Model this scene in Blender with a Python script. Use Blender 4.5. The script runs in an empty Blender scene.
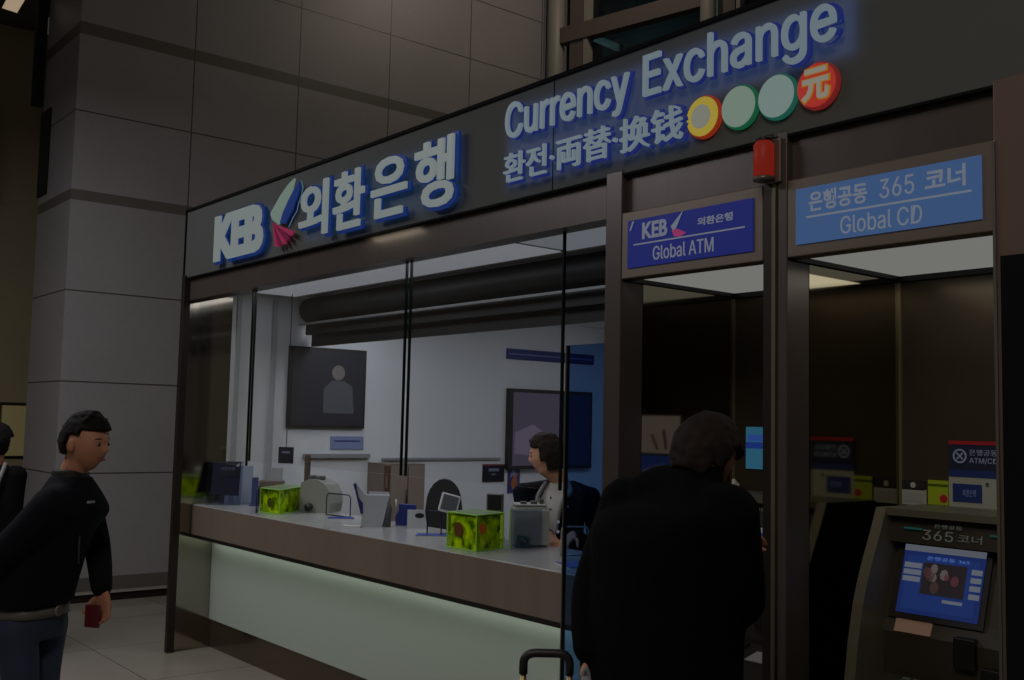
import bpy, bmesh, math, random
import numpy as np
from mathutils import Vector, Matrix, noise
random.seed(7)
SC = bpy.context.scene
COL = SC.collection

# ------------------------------------------------------------------ camera
FPX, HC = 1040.0, 1.55
PITCH, ROLL, AZ = math.atan(84/1040.0), math.radians(1.3), math.radians(140.65687604782417)
CAM = Vector((6.836, -2.714, HC))
FW = Vector((math.cos(AZ)*math.cos(PITCH), math.sin(AZ)*math.cos(PITCH), math.sin(PITCH)))
_r0 = Vector((math.sin(AZ), -math.cos(AZ), 0)); _u0 = _r0.cross(FW)
RT = math.cos(ROLL)*_r0 + math.sin(ROLL)*_u0
UP = -math.sin(ROLL)*_r0 + math.cos(ROLL)*_u0
cam = bpy.data.cameras.new('camera'); co = bpy.data.objects.new('camera', cam); COL.objects.link(co)
cam.sensor_width = 36; cam.lens = FPX*36/1024; cam.clip_start = .05; cam.clip_end = 200
m = Matrix((RT, UP, -FW)).transposed().to_4x4(); m.translation = CAM; co.matrix_world = m
SC.camera = co

# ------------------------------------------------------------------ pixel helpers (a ray of the camera met with a plane of the place)
def ray(px, py): return FW + RT*((px-512)/FPX) - UP*((py-340)/FPX)
def hY(px, py, Y): d = ray(px, py); return CAM + d*((Y-CAM.y)/d.y)
def hX(px, py, X): d = ray(px, py); return CAM + d*((X-CAM.x)/d.x)
def hZ(px, py, Z): d = ray(px, py); return CAM + d*((Z-CAM.z)/d.z)
def hP(px, py, p, n): d = ray(px, py); return CAM + d*((Vector(p)-CAM).dot(n)/d.dot(n))
def at(px, py, dep): return CAM + ray(px, py)*dep

# ------------------------------------------------------------------ exposure, world, large lights
vs = SC.view_settings
vs.view_transform = 'Standard'; vs.look = 'None'; vs.gamma = 1; vs.use_curve_mapping = False; vs.exposure = 0.0
SC.cycles.use_denoising = True
SC.cycles.max_bounces = 8; SC.cycles.diffuse_bounces = 3; SC.cycles.glossy_bounces = 4; SC.cycles.transparent_max_bounces = 16
SC.cycles.sample_clamp_indirect = 4; SC.cycles.caustics_reflective = False; SC.cycles.caustics_refractive = False
w = bpy.data.worlds.new('world'); SC.world = w; w.use_nodes = True
w.node_tree.nodes['Background'].inputs[0].default_value = (1.0, .93, .85, 1)
w.node_tree.nodes['Background'].inputs[1].default_value = .027

def area(name, loc, target, size, power, color, size_y=None):
    l = bpy.data.lights.new(name, 'AREA'); l.energy = power; l.color = color
    l.shape = 'RECTANGLE'; l.size = size; l.size_y = size_y or size
    o = bpy.data.objects.new(name, l); COL.objects.link(o); o.location = loc
    o.rotation_euler = (Vector(target)-Vector(loc)).to_track_quat('-Z', 'Y').to_euler()
    return o
# hall ceiling lamps
area('hall_lamp', (0.7, -2.7, 4.0), (0.5, -2.4, 0), 1.2, 74, (.97, .97, 1), 3)
area('hall_lamp', (6.5, -3.6, 4.6), (6.0, -1.6, 0), 1.0, 58, (1, .92, .80), 2)
area('hall_lamp', (0.4, 4.2, 7.2), (-2.15, 3.2, 5.4), .6, 20, (1, .86, .68), .6)
def sign_wash(x0, x1, z0, z1, power, color):    # added unseen area lights behind the letters, washing the fascia blue
    o = area('letter_wash_fill', ((x0+x1)/2, -.018, (z0+z1)/2), ((x0+x1)/2, 1, (z0+z1)/2), x1-x0, power, color, z1-z0)
area('header_glow_fill', (hY(385, 250, .0).x, -.012, 2.470), (hY(385, 250, .0).x, .06, 2.36), .44, .10, (1, .9, .68), .04)  # unseen lamp added for the warm light patch on the header
sign_wash(.56, 1.27, 2.53, 2.81, .22, (.08, .30, 1)); sign_wash(1.68, 3.15, 2.53, 2.84, .50, (.10, .36, 1))
sign_wash(3.46, 4.50, 2.54, 2.88, .85, (.22, .36, 1)); sign_wash(4.50, 5.12, 2.69, 2.88, .34, (.22, .36, 1))
# ceiling lamps of the teller room, of the two cash machine bays
area('teller_room_lamp', (1.4, 1.2, 2.42), (1.4, 1.2, 0), 2.2, 11.0, (.90, .95, 1), .5)
area('teller_room_lamp', (1.6, 2.7, 2.42), (1.2, 2.7, 0), 2.4, 11.0, (.90, .95, 1), .5)
area('counter_lamp', (2.0, .45, 2.42), (2.0, .45, 0), 3.4, 3.2, (.94, .97, 1), .25)
area('cash_bay_lamp', (5.2, .33, 2.07), (5.2, .33, 0), .5, .7, (1, .96, .80), .4)

# ------------------------------------------------------------------ materials
def lin(c): return tuple(((v/255)/12.92 if v/255 <= .04045 else ((v/255+.055)/1.055)**2.4) for v in c)
MC = {}
def mat(name, col, rough=.5, metal=0, var=0, scale=8, stretch=None, spec=.5, bump=0):
    if name in MC: return MC[name]
    M = bpy.data.materials.new(name); M.use_nodes = True; nt = M.node_tree; b = nt.nodes['Principled BSDF']
    c = lin(col)
    b.inputs['Base Color'].default_value = (*c, 1); b.inputs['Roughness'].default_value = rough
    b.inputs['Metallic'].default_value = metal; b.inputs['Specular IOR Level'].default_value = spec
    if var or bump:
        tc = nt.nodes.new('ShaderNodeTexCoord'); mp = nt.nodes.new('ShaderNodeMapping'); nz = nt.nodes.new('ShaderNodeTexNoise')
        mp.inputs['Scale'].default_value = stretch or (1, 1, 1); nz.inputs['Scale'].default_value = scale; nz.inputs['Detail'].default_value = 6
        nt.links.new(tc.outputs['Object'], mp.inputs[0]); nt.links.new(mp.outputs[0], nz.inputs[0])
        if var:
            rp = nt.nodes.new('ShaderNodeMix'); rp.data_type = 'RGBA'
            rp.inputs[6].default_value = (*[v*(1-var) for v in c], 1); rp.inputs[7].default_value = (*[min(1, v*(1+var)) for v in c], 1)
            nt.links.new(nz.outputs[0], rp.inputs[0]); nt.links.new(rp.outputs[2], b.inputs['Base Color'])
        if bump:
            bp = nt.nodes.new('ShaderNodeBump'); bp.inputs['Strength'].default_value = bump; bp.inputs['Distance'].default_value = .01
            nt.links.new(nz.outputs[0], bp.inputs['Height']); nt.links.new(bp.outputs[0], b.inputs['Normal'])
    MC[name] = M; return M
def emit(name, col, s=1.0):
    if name in MC: return MC[name]
    M = bpy.data.materials.new(name); M.use_nodes = True; b = M.node_tree.nodes['Principled BSDF']
    c = lin(col); b.inputs['Base Color'].default_value = (.02, .02, .02, 1)
    b.inputs['Emission Color'].default_value = (*c, 1); b.inputs['Emission Strength'].default_value = s
    b.inputs['Roughness'].default_value = .4; b.inputs['Specular IOR Level'].default_value = .1
    MC[name] = M; return M
def glass(name, tint=(255, 255, 255), refl=1.0):
    M = bpy.data.materials.new(name); M.use_nodes = True; nt = M.node_tree
    for n in list(nt.nodes):
        if n.type == 'BSDF_PRINCIPLED': nt.nodes.remove(n)
    out = [n for n in nt.nodes if n.type == 'OUTPUT_MATERIAL'][0]
    t = nt.nodes.new('ShaderNodeBsdfTransparent'); g = nt.nodes.new('ShaderNodeBsdfGlossy'); f = nt.nodes.new('ShaderNodeLayerWeight'); pw = nt.nodes.new('ShaderNodeMath'); ma = nt.nodes.new('ShaderNodeMath'); mx = nt.nodes.new('ShaderNodeMixShader')
    t.inputs[0].default_value = (*lin(tint), 1); g.inputs['Roughness'].default_value = .02; f.inputs[0].default_value = .5; pw.operation = 'POWER'; pw.inputs[1].default_value = 5; ma.operation = 'MULTIPLY_ADD'; ma.inputs[1].default_value = .93; ma.inputs[2].default_value = .035; nt.links.new(f.outputs['Facing'], pw.inputs[0]); nt.links.new(pw.outputs[0], ma.inputs[0])
    g.inputs[0].default_value = (refl, refl, refl, 1)
    nt.links.new(ma.outputs[0], mx.inputs[0]); nt.links.new(t.outputs[0], mx.inputs[1]); nt.links.new(g.outputs[0], mx.inputs[2]); nt.links.new(mx.outputs[0], out.inputs[0])
    MC[name] = M; return M

def stone_wall():
    """granite cladding: slabs with thin joints and wide darker bands, laid out by height and depth"""
    M = bpy.data.materials.new('granite'); M.use_nodes = True; nt = M.node_tree; b = nt.nodes['Principled BSDF']
    L = nt.links.new
    def N(t, **k):
        n = nt.nodes.new(t)
        for a, v in k.items(): setattr(n, a, v)
        return n
    geo = N('ShaderNodeNewGeometry'); sep = N('ShaderNodeSeparateXYZ'); L(geo.outputs['Position'], sep.inputs[0])
    nz = N('ShaderNodeTexNoise'); nz.inputs['Scale'].default_value = 2.2; nz.inputs['Detail'].default_value = 8; L(geo.outputs['Position'], nz.inputs[0])
    n2 = N('ShaderNodeTexNoise'); n2.inputs['Scale'].default_value = 90; n2.inputs['Detail'].default_value = 2; L(geo.outputs['Position'], n2.inputs[0])
    mx = N('ShaderNodeMix', data_type='RGBA'); mx.inputs[6].default_value = (*lin((122, 119, 122)), 1); mx.inputs[7].default_value = (*lin((156, 152, 155)), 1)
    ad = N('ShaderNodeMath', operation='MULTIPLY_ADD'); ad.inputs[1].default_value = .6; L(n2.outputs[0], ad.inputs[0])
    hf = N('ShaderNodeMath', operation='MULTIPLY'); hf.inputs[1].default_value = .4; L(nz.outputs[0], hf.inputs[0]); L(hf.outputs[0], ad.inputs[2])
    L(ad.outputs[0], mx.inputs[0])
    def near(sock, v, half):
        s = N('ShaderNodeMath', operation='SUBTRACT'); s.inputs[1].default_value = v; L(sock, s.inputs[0])
        a = N('ShaderNodeMath', operation='ABSOLUTE'); L(s.outputs[0], a.inputs[0])
        c = N('ShaderNodeMath', operation='LESS_THAN'); c.inputs[1].default_value = half; L(a.outputs[0], c.inputs[0]); return c.outputs[0]
    def mxm(socks):
        o = socks[0]
        for s in socks[1:]:
            m_ = N('ShaderNodeMath', operation='MAXIMUM'); L(o, m_.inputs[0]); L(s, m_.inputs[1]); o = m_.outputs[0]
        return o
    joints = mxm([near(sep.outputs[2], z, .006) for z in (1.06, 1.82, 2.58, 4.108, 5.555, 6.24)] + [near(sep.outputs[1], y, .006) for y in (.855, 1.90, 2.93, 3.965, 5.0)])
    bands = mxm([near(sep.outputs[2], 3.388, .045), near(sep.outputs[2], 4.822, .054), near(sep.outputs[2], .14, .06), near(sep.outputs[2], 6.9, .054)])
    m1 = N('ShaderNodeMix', data_type='RGBA'); m1.inputs[7].default_value = (*lin((92, 88, 84)), 1); L(bands, m1.inputs[0]); L(mx.outputs[2], m1.inputs[6])
    m2 = N('ShaderNodeMix', data_type='RGBA'); m2.inputs[7].default_value = (*lin((70, 66, 64)), 1); L(joints, m2.inputs[0]); L(m1.outputs[2], m2.inputs[6])
    L(m2.outputs[2], b.inputs['Base Color']); b.inputs['Roughness'].default_value = .45
    return M
def floor_mat():
    M = bpy.data.materials.new('floor_tiles'); M.use_nodes = True; nt = M.node_tree; b = nt.nodes['Principled BSDF']; L = nt.links.new
    geo = nt.nodes.new('ShaderNodeNewGeometry'); br = nt.nodes.new('ShaderNodeTexBrick'); mp = nt.nodes.new('ShaderNodeMapping')
    mp.inputs['Location'].default_value = (.33, .37, 0)
    br.offset = 0; br.inputs['Scale'].default_value = 1; br.inputs['Brick Width'].default_value = 1.0; br.inputs['Row Height'].default_value = 1.0
    br.inputs['Mortar Size'].default_value = .004
    br.inputs['Color1'].default_value = (*lin((150, 142, 132)), 1); br.inputs['Color2'].default_value = (*lin((145, 138, 126)), 1); br.inputs['Mortar'].default_value = (*lin((95, 90, 82)), 1)
    L(geo.outputs['Position'], mp.inputs[0]); L(mp.outputs[0], br.inputs[0])
    nz = nt.nodes.new('ShaderNodeTexNoise'); nz.inputs['Scale'].default_value = 3; nz.inputs['Detail'].default_value = 7; L(geo.outputs['Position'], nz.inputs[0])
    hs = nt.nodes.new('ShaderNodeHueSaturation'); L(br.outputs[0], hs.inputs['Color'])
    mr = nt.nodes.new('ShaderNodeMapRange'); mr.inputs[3].default_value = .85; mr.inputs[4].default_value = 1.12; L(nz.outputs[0], mr.inputs[0]); L(mr.outputs[0], hs.inputs['Value'])
    L(hs.outputs[0], b.inputs['Base Color']); b.inputs['Roughness'].default_value = .14
    return M
GRANITE, FLOOR = stone_wall(), floor_mat()
WHITE = mat('white_paint', (205, 208, 214), .6, var=.03)
STEEL = mat('brushed_bronze', (84, 75, 72), .35, .4, var=.15, scale=3, stretch=(6, 1, .3))
DARKST = mat('dark_steel', (46, 38, 34), .4, .5)
MIRROR = mat('polished_steel', (190, 184, 172), .05, 1)
FASC = mat('fascia_panel', (80, 82, 80), .65, 0, var=.05, spec=.15)
FASC2 = mat('fascia_edge', (14, 14, 16), .8, 0, spec=.1)
BLACK = mat('black_plastic', (14, 14, 15), .45)
LETTER = emit('lit_letter_face', (98, 111, 118), 1.0)
LETTER2 = emit('lit_letter_face_large', (110, 118, 117), 1.0)
HALO = emit('blue_halo', (8, 34, 88), 1)
HALO2 = emit('blue_halo_deep', (20, 32, 92), 1)

# ------------------------------------------------------------------ mesh helpers
def tag(o, label=None, cat=None, group=None, kind=None):
    if label: o['label'] = label
    if cat: o['category'] = cat
    if group: o['group'] = group
    if kind: o['kind'] = kind
    return o
def thing(name, label, cat, loc=(0, 0, 0), rz=0, group=None):
    o = bpy.data.objects.new(name, None); o.empty_display_size = .1; COL.objects.link(o)
    o.location = loc; o.rotation_euler = (0, 0, rz); return tag(o, label, cat, group)
def link(name, me, material, parent=None, smooth=False, label=None, world=True):
    """world=True: the mesh is given in world coordinates and moved into its parent's frame"""
    o = bpy.data.objects.new(name, me); COL.objects.link(o)
    if material is not None:
        me.materials.clear(); me.materials.append(material)
    if smooth:
        for p in me.polygons: p.use_smooth = True
    if parent is not None:
        o.parent = parent
        if world:
            pm = Matrix.Identity(4); q = parent
            while q is not None:
                pm = (Matrix.Translation(q.location) @ q.rotation_euler.to_matrix().to_4x4()) @ pm; q = q.parent
            me.transform(pm.inverted())
    if label: o['label'] = label
    return o
def bm_mesh(bm, name='m'):
    bmesh.ops.recalc_face_normals(bm, faces=bm.faces[:])
    me = bpy.data.meshes.new(name); bm.to_mesh(me); bm.free(); return me
def box_into(bm, lo, hi, bevel=0, M=None):
    g = bmesh.ops.create_cube(bm, size=1); vs_ = g['verts']
    for v in vs_:
        v.co = Vector((lo[0]+(v.co.x+.5)*(hi[0]-lo[0]), lo[1]+(v.co.y+.5)*(hi[1]-lo[1]), lo[2]+(v.co.z+.5)*(hi[2]-lo[2])))
    if bevel:
        es = list({e for v in vs_ for e in v.link_edges})
        r = bmesh.ops.bevel(bm, geom=es, offset=bevel, segments=2, affect='EDGES', profile=.5)
        vs_ = list({v for f in r['faces'] for v in f.verts} | {v for v in vs_ if v.is_valid})
    if M is not None:
        for v in vs_: v.co = M @ v.co
def box(name, lo, hi, material, parent=None, bevel=0, M=None, label=None):
    bm = bmesh.new(); box_into(bm, lo, hi, bevel, M); return link(name, bm_mesh(bm, name), material, parent, label=label)
def boxes(name, lst, material, parent=None, bevel=0, M=None, label=None):
    bm = bmesh.new()
    for lo, hi in lst: box_into(bm, lo, hi, bevel, M)
    return link(name, bm_mesh(bm, name), material, parent, label=label)
def poly(name, pts, vec, material, parent=None, label=None):
    """flat outline given as 3-D points, given thickness along vec"""
    bm = bmesh.new(); a = [bm.verts.new(Vector(p)) for p in pts]; b = [bm.verts.new(Vector(p)+Vector(vec)) for p in pts]
    bm.faces.new(a); bm.faces.new(b[::-1])
    for i in range(len(a)):
        j = (i+1) % len(a); bm.faces.new((a[i], b[i], b[j], a[j]))
    return link(name, bm_mesh(bm, name), material, parent, label=label)
def tube_into(bm, pts, rad, n=10, cap=True):
    pts = [Vector(p) for p in pts]; rad = rad if isinstance(rad, (list, tuple)) else [rad]*len(pts)
    rings = []; up = None
    for i, p in enumerate(pts):
        t = ((pts[min(i+1, len(pts)-1)]-pts[max(i-1, 0)])).normalized()
        if up is None: up = t.orthogonal().normalized()
        up = (up - t*up.dot(t)).normalized(); s = t.cross(up)
        rings.append([bm.verts.new(p + (up*math.cos(a)+s*math.sin(a))*rad[i]) for a in [2*math.pi*k/n for k in range(n)]])
    for a, b in zip(rings, rings[1:]):
        for k in range(n): bm.faces.new((a[k], a[(k+1) % n], b[(k+1) % n], b[k]))
    if cap: bm.faces.new(rings[0][::-1]); bm.faces.new(rings[-1])
def tube(name, pts, rad, material, parent=None, n=10, label=None):
    bm = bmesh.new(); tube_into(bm, pts, rad, n); return link(name, bm_mesh(bm, name), material, parent, smooth=True, label=label)
def arc(a, b, c, n=8):
    a, b, c = Vector(a), Vector(b), Vector(c)
    return [a*(1-t)**2 + b*2*t*(1-t) + c*t*t for t in [i/n for i in range(n+1)]]
def disc(name, c, nrm, r, th, material, parent=None, n=40, label=None):
    c, nrm = Vector(c), Vector(nrm).normalized()
    bm = bmesh.new(); tube_into(bm, [c, c+nrm*th*.7, c+nrm*th], [r, r, r*.93], n); return link(name, bm_mesh(bm, name), material, parent, label=label)
FONT = None
try:
    import os
    _p = os.path.join(bpy.utils.system_resource('DATAFILES'), 'fonts', 'Inter.woff2')   # the sans face that ships inside Blender
    if os.path.exists(_p): FONT = bpy.data.fonts.load(_p)
except Exception: FONT = None
def text_mesh(body, bold=0, space=1.0):
    cu = bpy.data.curves.new('t', 'FONT'); cu.body = body; cu.size = 1; cu.extrude = .5; cu.offset = bold; cu.space_character = space; cu.resolution_u = 3; cu.font = FONT if (FONT and body.isascii() and not body == 'KEB') else cu.font
    o = bpy.data.objects.new('t', cu); COL.objects.link(o); bpy.context.view_layer.update()
    dg = bpy.context.evaluated_depsgraph_get(); me = bpy.data.meshes.new_from_object(o.evaluated_get(dg))
    bpy.data.objects.remove(o); bpy.data.curves.remove(cu); return me
def text(name, body, org, ex, ez, th, material, parent=None, bold=0, space=1.0, label=None, grow=0, lift=0):
    """lettering filling the parallelogram org, org+ex, org+ez, th thick towards the viewer's side"""
    me = text_mesh(body, bold, space); v = np.array([x.co[:] for x in me.vertices])
    lo, hi = v.min(0), v.max(0); org, ex, ez = Vector(org), Vector(ex), Vector(ez); n = ex.cross(ez).normalized()
    for x in me.vertices:
        a = (x.co.x-lo[0])/(hi[0]-lo[0]); b = (x.co.y-lo[1])/(hi[1]-lo[1]); c = x.co.z+.5
        a = a*(1+2*grow*.02)-grow*.02; 
        x.co = org + ex*a + ez*b + n*(c*th+lift)
    return link(name, me, material, parent, label=label)
def ftext(name, body, x0, x1, z0, z1, Y, th, material, parent=None, **k):
    return text(name, body, (x0, Y, z0), (x1-x0, 0, 0), (0, 0, z1-z0), th, material, parent, **k)

# ------------------------------------------------------------------ the setting
def S(o, label=None):
    o['kind'] = 'structure'
    if label: o['label'] = label
    return o
S(box('floor', (-14, -10, -.1), (12, 12, 0), FLOOR), 'pale polished stone tile floor of the hall')
S(box('wall_left', (-3.12, -.15, 0), (-2.15, 5.02, 7.5), GRANITE), 'tall grey granite clad wall behind the booth with dark bands')
b_ = box('baseboard_left', (-2.15, -.15, 0), (-2.13, 5.02, .066), DARKST); S(b_, 'dark baseboard with a bright top edge at the foot of the granite wall')
box('edge_strip', (-2.15, -.15, .066), (-2.110, 5.02, .084), mat('pale_metal', (200, 196, 188), .3, .6), b_, label='bright metal edge strip')
BROWN_WALL = mat('brown_cladding', (132, 120, 92), .6, var=.1, scale=2)
S(box('wall_rear', (-4.6, -7, 0), (-4.2, 1.2, 5.4), BROWN_WALL), 'dim brown wall beyond the granite column')
S(box('ceiling_rear', (-7, -7, 5.41), (-3.13, -.0, 5.5), mat('dim_ceiling', (90, 86, 74), .7)), 'dim ceiling beyond the granite column')
S(box('trim_1', (-4.2, -3.2, 3.62), (-3.72, -.45, 4.62), mat('blue_grey_panel', (170, 168, 182), .6)), 'blue grey bulkhead box hanging on the rear wall')
S(box('trim_2', (-3.19, -.25, 4.35), (-3.125, -.16, 5.4), mat('black_gap', (8, 8, 8), .9)), 'black vertical slot beside the granite column, upper')
S(box('trim_3', (-3.125, -.17, 3.5), (-2.86, -.15, 4.28), MC['black_gap']), 'black vertical slot in the side of the granite column')
S(box('trim_4', (-4.2, -.40, 0), (-4.12, -.28, 3.6), MC['black_gap']), 'black vertical strip on the brown rear wall')
t = thing('fluorescent_light', 'small bright rectangular ceiling light in the dim corner above the brown wall', 'light', (-3.95, -.25, 5.37))
p = [hZ(x, y, 5.37) for x, y in ((2, 8), (17, 13), (26, -2), (10, -8))]
poly('diffuser', p, (0, 0, .03), emit('warm_tube', (150, 132, 110), 1.1), t)
c_ = sum(p, Vector())/4
poly('lamp_frame', [c_+(q-c_)*1.12 for q in p], (0, 0, .0395), DARKST, t).location.z += .0005
# pale sign on the rear wall, seen past the walking person
t = thing('wall_sign', 'pale yellow sign board low on the brown wall behind the walking person', 'sign', (-4.2, .1, 1.2))
box('board', (-4.19, -.1, 1.13), (-4.15, .4, 1.62), mat('pale_yellow', (190, 176, 120), .6), t)
box('board_frame', (-4.199, -.13, 1.10), (-4.19, .43, 1.65), DARKST, t)

# ----- glazed wall above and behind the booth
P0 = Vector((-2.15, 5.06, 0)); DIR = Vector((.98098, .19414, 0)); NRM = Vector((-DIR.y, DIR.x, 0))
def gw(px, py, off=0): return hP(px, py, P0+NRM*off, NRM)
def gs(px, off=0): return (gw(px, 20, off)-P0).dot(DIR)
def gbox(name, s0, s1, d0, d1, z0, z1, material, parent=None, label=None):
    bm = bmesh.new(); box_into(bm, (0, 0, 0), (1, 1, 1))
    for v in bm.verts: v.co = P0 + DIR*(s0+(s1-s0)*v.co.x) + NRM*(d0+(d1-d0)*v.co.y) + Vector((0, 0, z0+(z1-z0)*v.co.z))
    return link(name, bm_mesh(bm), material, parent, label=label)
GFR = mat('window_frame_grey', (112, 104, 98), .5, .2)
GDK = mat('window_frame_dark', (26, 24, 24), .6)
GLT = mat('pale_column', (150, 146, 140), .5)
DGL = glass('dark_glass', (120, 135, 140), .8)
S(gbox('wall_back', -.3, 9, 1.6, 1.8, 2.9, 9, mat('dark_recess', (110, 118, 120), .8)), 'dark room face beyond the high windows')
win = S(gbox('window_4', gs(583), gs(702), .10, .12, 2.9, 9, DGL), 'dark high window over the booth roof')
S(gbox('window_5', gs(740), gs(960), .10, .12, 2.9, 9, DGL), 'dark high window over the booth roof, beside the pale column')
for i, (a, b, d, mt, lb) in enumerate([(541, 548, .1, GDK, 'dark vertical gap where the granite wall ends'), (562, 570, .1, GDK, 'dark vertical gap beside the round pale column'), (570, 583, 0, GFR, 'grey brown window post'), (584, 588, -.01, GLT, 'thin pale window bead'), (714, 722, .08, GDK, 'dark gap between pale columns'), (722, 734, .02, GFR, 'grey window post beside the pale column'), (736, 740, 0, GLT, 'thin pale window bead beside the pale column')]):
    S(gbox('trim_%d' % (i+5), gs(a), gs(b), d, d+.12, 2.9, 9, mt), lb)
for i, (a, b) in enumerate([(548, 562), (700, 714)]):
    s0, s1 = gs(a), gs(b); c = P0+DIR*(s0+s1)/2+NRM*.02
    o = tube('column_%d' % (i+1), [c+Vector((0, 0, 2.9)), c+Vector((0, 0, 9))], (s1-s0)/2, GLT, n=20); S(o, ['round pale column where the granite wall meets the high windows', 'round pale column between two high windows'][i])
za, zb = gw(600, 18).z, gw(600, 34).z
S(gbox('beam_1', gs(562), gs(702), -.03, .1, zb, za, GFR), 'grey horizontal window beam crossing the high window')
t = thing('ceiling_tube_light', 'thin fluorescent tube glowing behind the dark high window', 'light', gw(605, 43, .6))
area('high_room_lamp', tuple(gw(605, 60, .7)), tuple(gw(640, 10, 1.6)), .6, 9, (.85, 1, .98))
tube('tube', [gw(592, 37, .6), gw(619, 48, .9)], .045, emit('cool_tube', (120, 134, 130), 1.5), t, n=12)
tube('end_cap', [gw(590, 36, .59), gw(592, 37, .6)], .05, GDK, t); tube('end_cap', [gw(619, 48, .9), gw(621, 49, .91)], .05, GDK, t)

# ----- booth: roof, ceilings, posts
S(box('ceiling_1', (-.08, .14, 2.44), (4.1, 4.0, 2.48), WHITE), 'white ceiling of the teller room')
S(box('roof_slab', (-.10, .06, 2.62), (7.2, 3.95, 2.90), FASC2), 'dark flat top of the booth')
# lit ceiling trays and dark ceiling rails of the teller room
LP = emit('ceiling_tray_light', (112, 114, 120), .95)
t = thing('ceiling_light', 'long lit ceiling tray just inside the teller window', 'light', (1.6, .5, 2.42))
box('diffuser', (.1, .20, 2.425), (2.95, .78, 2.435), LP, t); box('tray_rim', (.08, .18, 2.43), (2.97, .80, 2.439), DARKST, t)
t = thing('ceiling_light', 'shorter dimmer ceiling tray near the dark post of the teller window', 'light', (3.5, .5, 2.42))
box('diffuser', (3.0, .20, 2.425), (4.02, .78, 2.435), emit('ceiling_tray_dim', (92, 96, 102), .95), t); box('tray_rim', (2.98, .18, 2.43), (4.04, .80, 2.439), DARKST, t)
t = thing('roller_shutter', 'dark horizontal shutter housing under the teller room ceiling', 'shutter', (2, .95, 2.3))
tube('housing', [(.06, .93, 2.34), (4.0, .93, 2.34)], .09, mat('shutter_grey', (52, 52, 54), .5, .4), t, n=20)
box('guide_rail', (.06, .84, 2.225), (4.0, .87, 2.24), mat('rail_pale', (150, 152, 156), .4, .4), t, label='pale rail')
boxes('slat', [((.06, .90, 2.16), (4.0, .93, 2.25)), ((.06, .95, 2.08), (4.0, .98, 2.17))], MC['shutter_grey'], t)
# side mirror wall and white wall (both at the far end of the booth)
S(box('wall_booth', (-.08, .36, 0), (-.0, 4.0, 2.5), WHITE), 'white inner wall at the end of the teller room')
S(box('wall_mirror', (-.06, .03, 0), (-.0, .359, 2.49), mat('polished_steel_warm', (168, 160, 146), .09, 1)), 'polished steel end wall reflecting the counter')
S(box('wall_booth_rear', (-.08, 4.0, 0), (4.2, 4.1, 2.5), WHITE), 'white rear wall of the teller room')
# ledges and raised panels of the white wall
S(boxes('trim_20', [((0, .95, 1.27), (.035, 1.5, 1.30)), ((0, 1.62, 1.25), (.02, 2.78, 1.268))], mat('pale_grey_trim', (130, 134, 140), .5)), 'thin pale grey ledges along the white wall')
S(boxes('trim_21', [((0, .66, .95), (.03, .69, 2.4)), ((0, .39, .95), (.02, .42, 2.4))], mat('pale_trim_upright', (158, 162, 168), .5)), 'pale upright trims on the white wall')
# header beam under the sign and posts
S(box('beam_2', (-.02, .03, 2.335), (4.15, .13, 2.50), STEEL), 'bronze steel header over the teller window')
S(box('beam_3', (4.15, .03, 2.338), (5.55, .13, 2.50), STEEL), 'dark bronze steel header over the cash machine bays')
def post(n, x0, x1, z1=2.5, y0=0.0, y1=.12, m_=STEEL, lb=''):
    return S(box('trim_%d' % n, (x0, y0, 0), (x1, y1, z1), m_, bevel=.004), lb)
post(30, 0.0, .045, lb='slim dark post at the far end of the booth', m_=DARKST, y0=-.015, y1=.035)
post(31, 4.065, 4.15, lb='bronze post between teller window and cash machine bay')
post(32, 4.786, 4.822, lb='dark half post between the two cash machine bays', m_=DARKST)
S(box('trim_33', (4.824, -.006, 0), (4.838, .02, 2.335), mat('satin_strip', (104, 97, 78), .45, .4)), 'bright satin strip between the two cash machine bays')
post(34, 4.842, 4.878, lb='bronze half post between the two cash machine bays')
post(35, 5.535, 6.9, lb='wide dark bronze pillar at the end of the booth', m_=mat('dark_bronze', (104, 86, 76), .45, .3))
S(box('trim_37', (5.552, -.006, 0), (6.9, .0, 2.02), mat('dark_panel', (16, 16, 20), .3, spec=.2)), 'near black lower panel of the wide pillar')
S(box('trim_36', (5.533, -.006, 0), (5.541, .0, 2.33), mat('pale_strip_dim', (110, 105, 98), .4, .6)), 'thin strip along the pillar edge')

# ----- glass screens of the teller window
GL = glass('clear_glass')
EDGE = mat('glass_edge', (10, 22, 20), .2)
for i, (a, b, z) in enumerate([(.05, .888, 1.26), (.915, 2.590, 1.29), (2.622, hY(561.5, 450, .094).x, 1.29)]):
    g = S(box('window_%d' % (i+1), (a, .09, z), (b, .098, 2.34), GL), 'clear hanging glass screen of the teller window')
    e = [((b-.009, .088, z), (b, .100, 2.34))]
    if i: e.append(((a, .088, z), (a+.009, .100, 2.34)))
    boxes('glass_edge', e, EDGE, g, label='dark polished glass edges')
bl = thing('glass_divider', 'floor standing blue tinted glass divider between counter and cash machine bay', 'glass panel', (3.95, .02, 0))
box('pane', (3.85, .015, .02), (4.063, .025, 1.86), glass('blue_glass', (176, 205, 240), .6), bl)
box('edge_bar', (3.845, .012, 0), (3.850, .028, 1.86), BLACK, bl, label='black edge bar'); box('edge_strip', (3.841, .012, 0), (3.845, .02, 1.86), mat('satin_strip', (0, 0, 0)), bl, label='pale edge strip')

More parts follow.
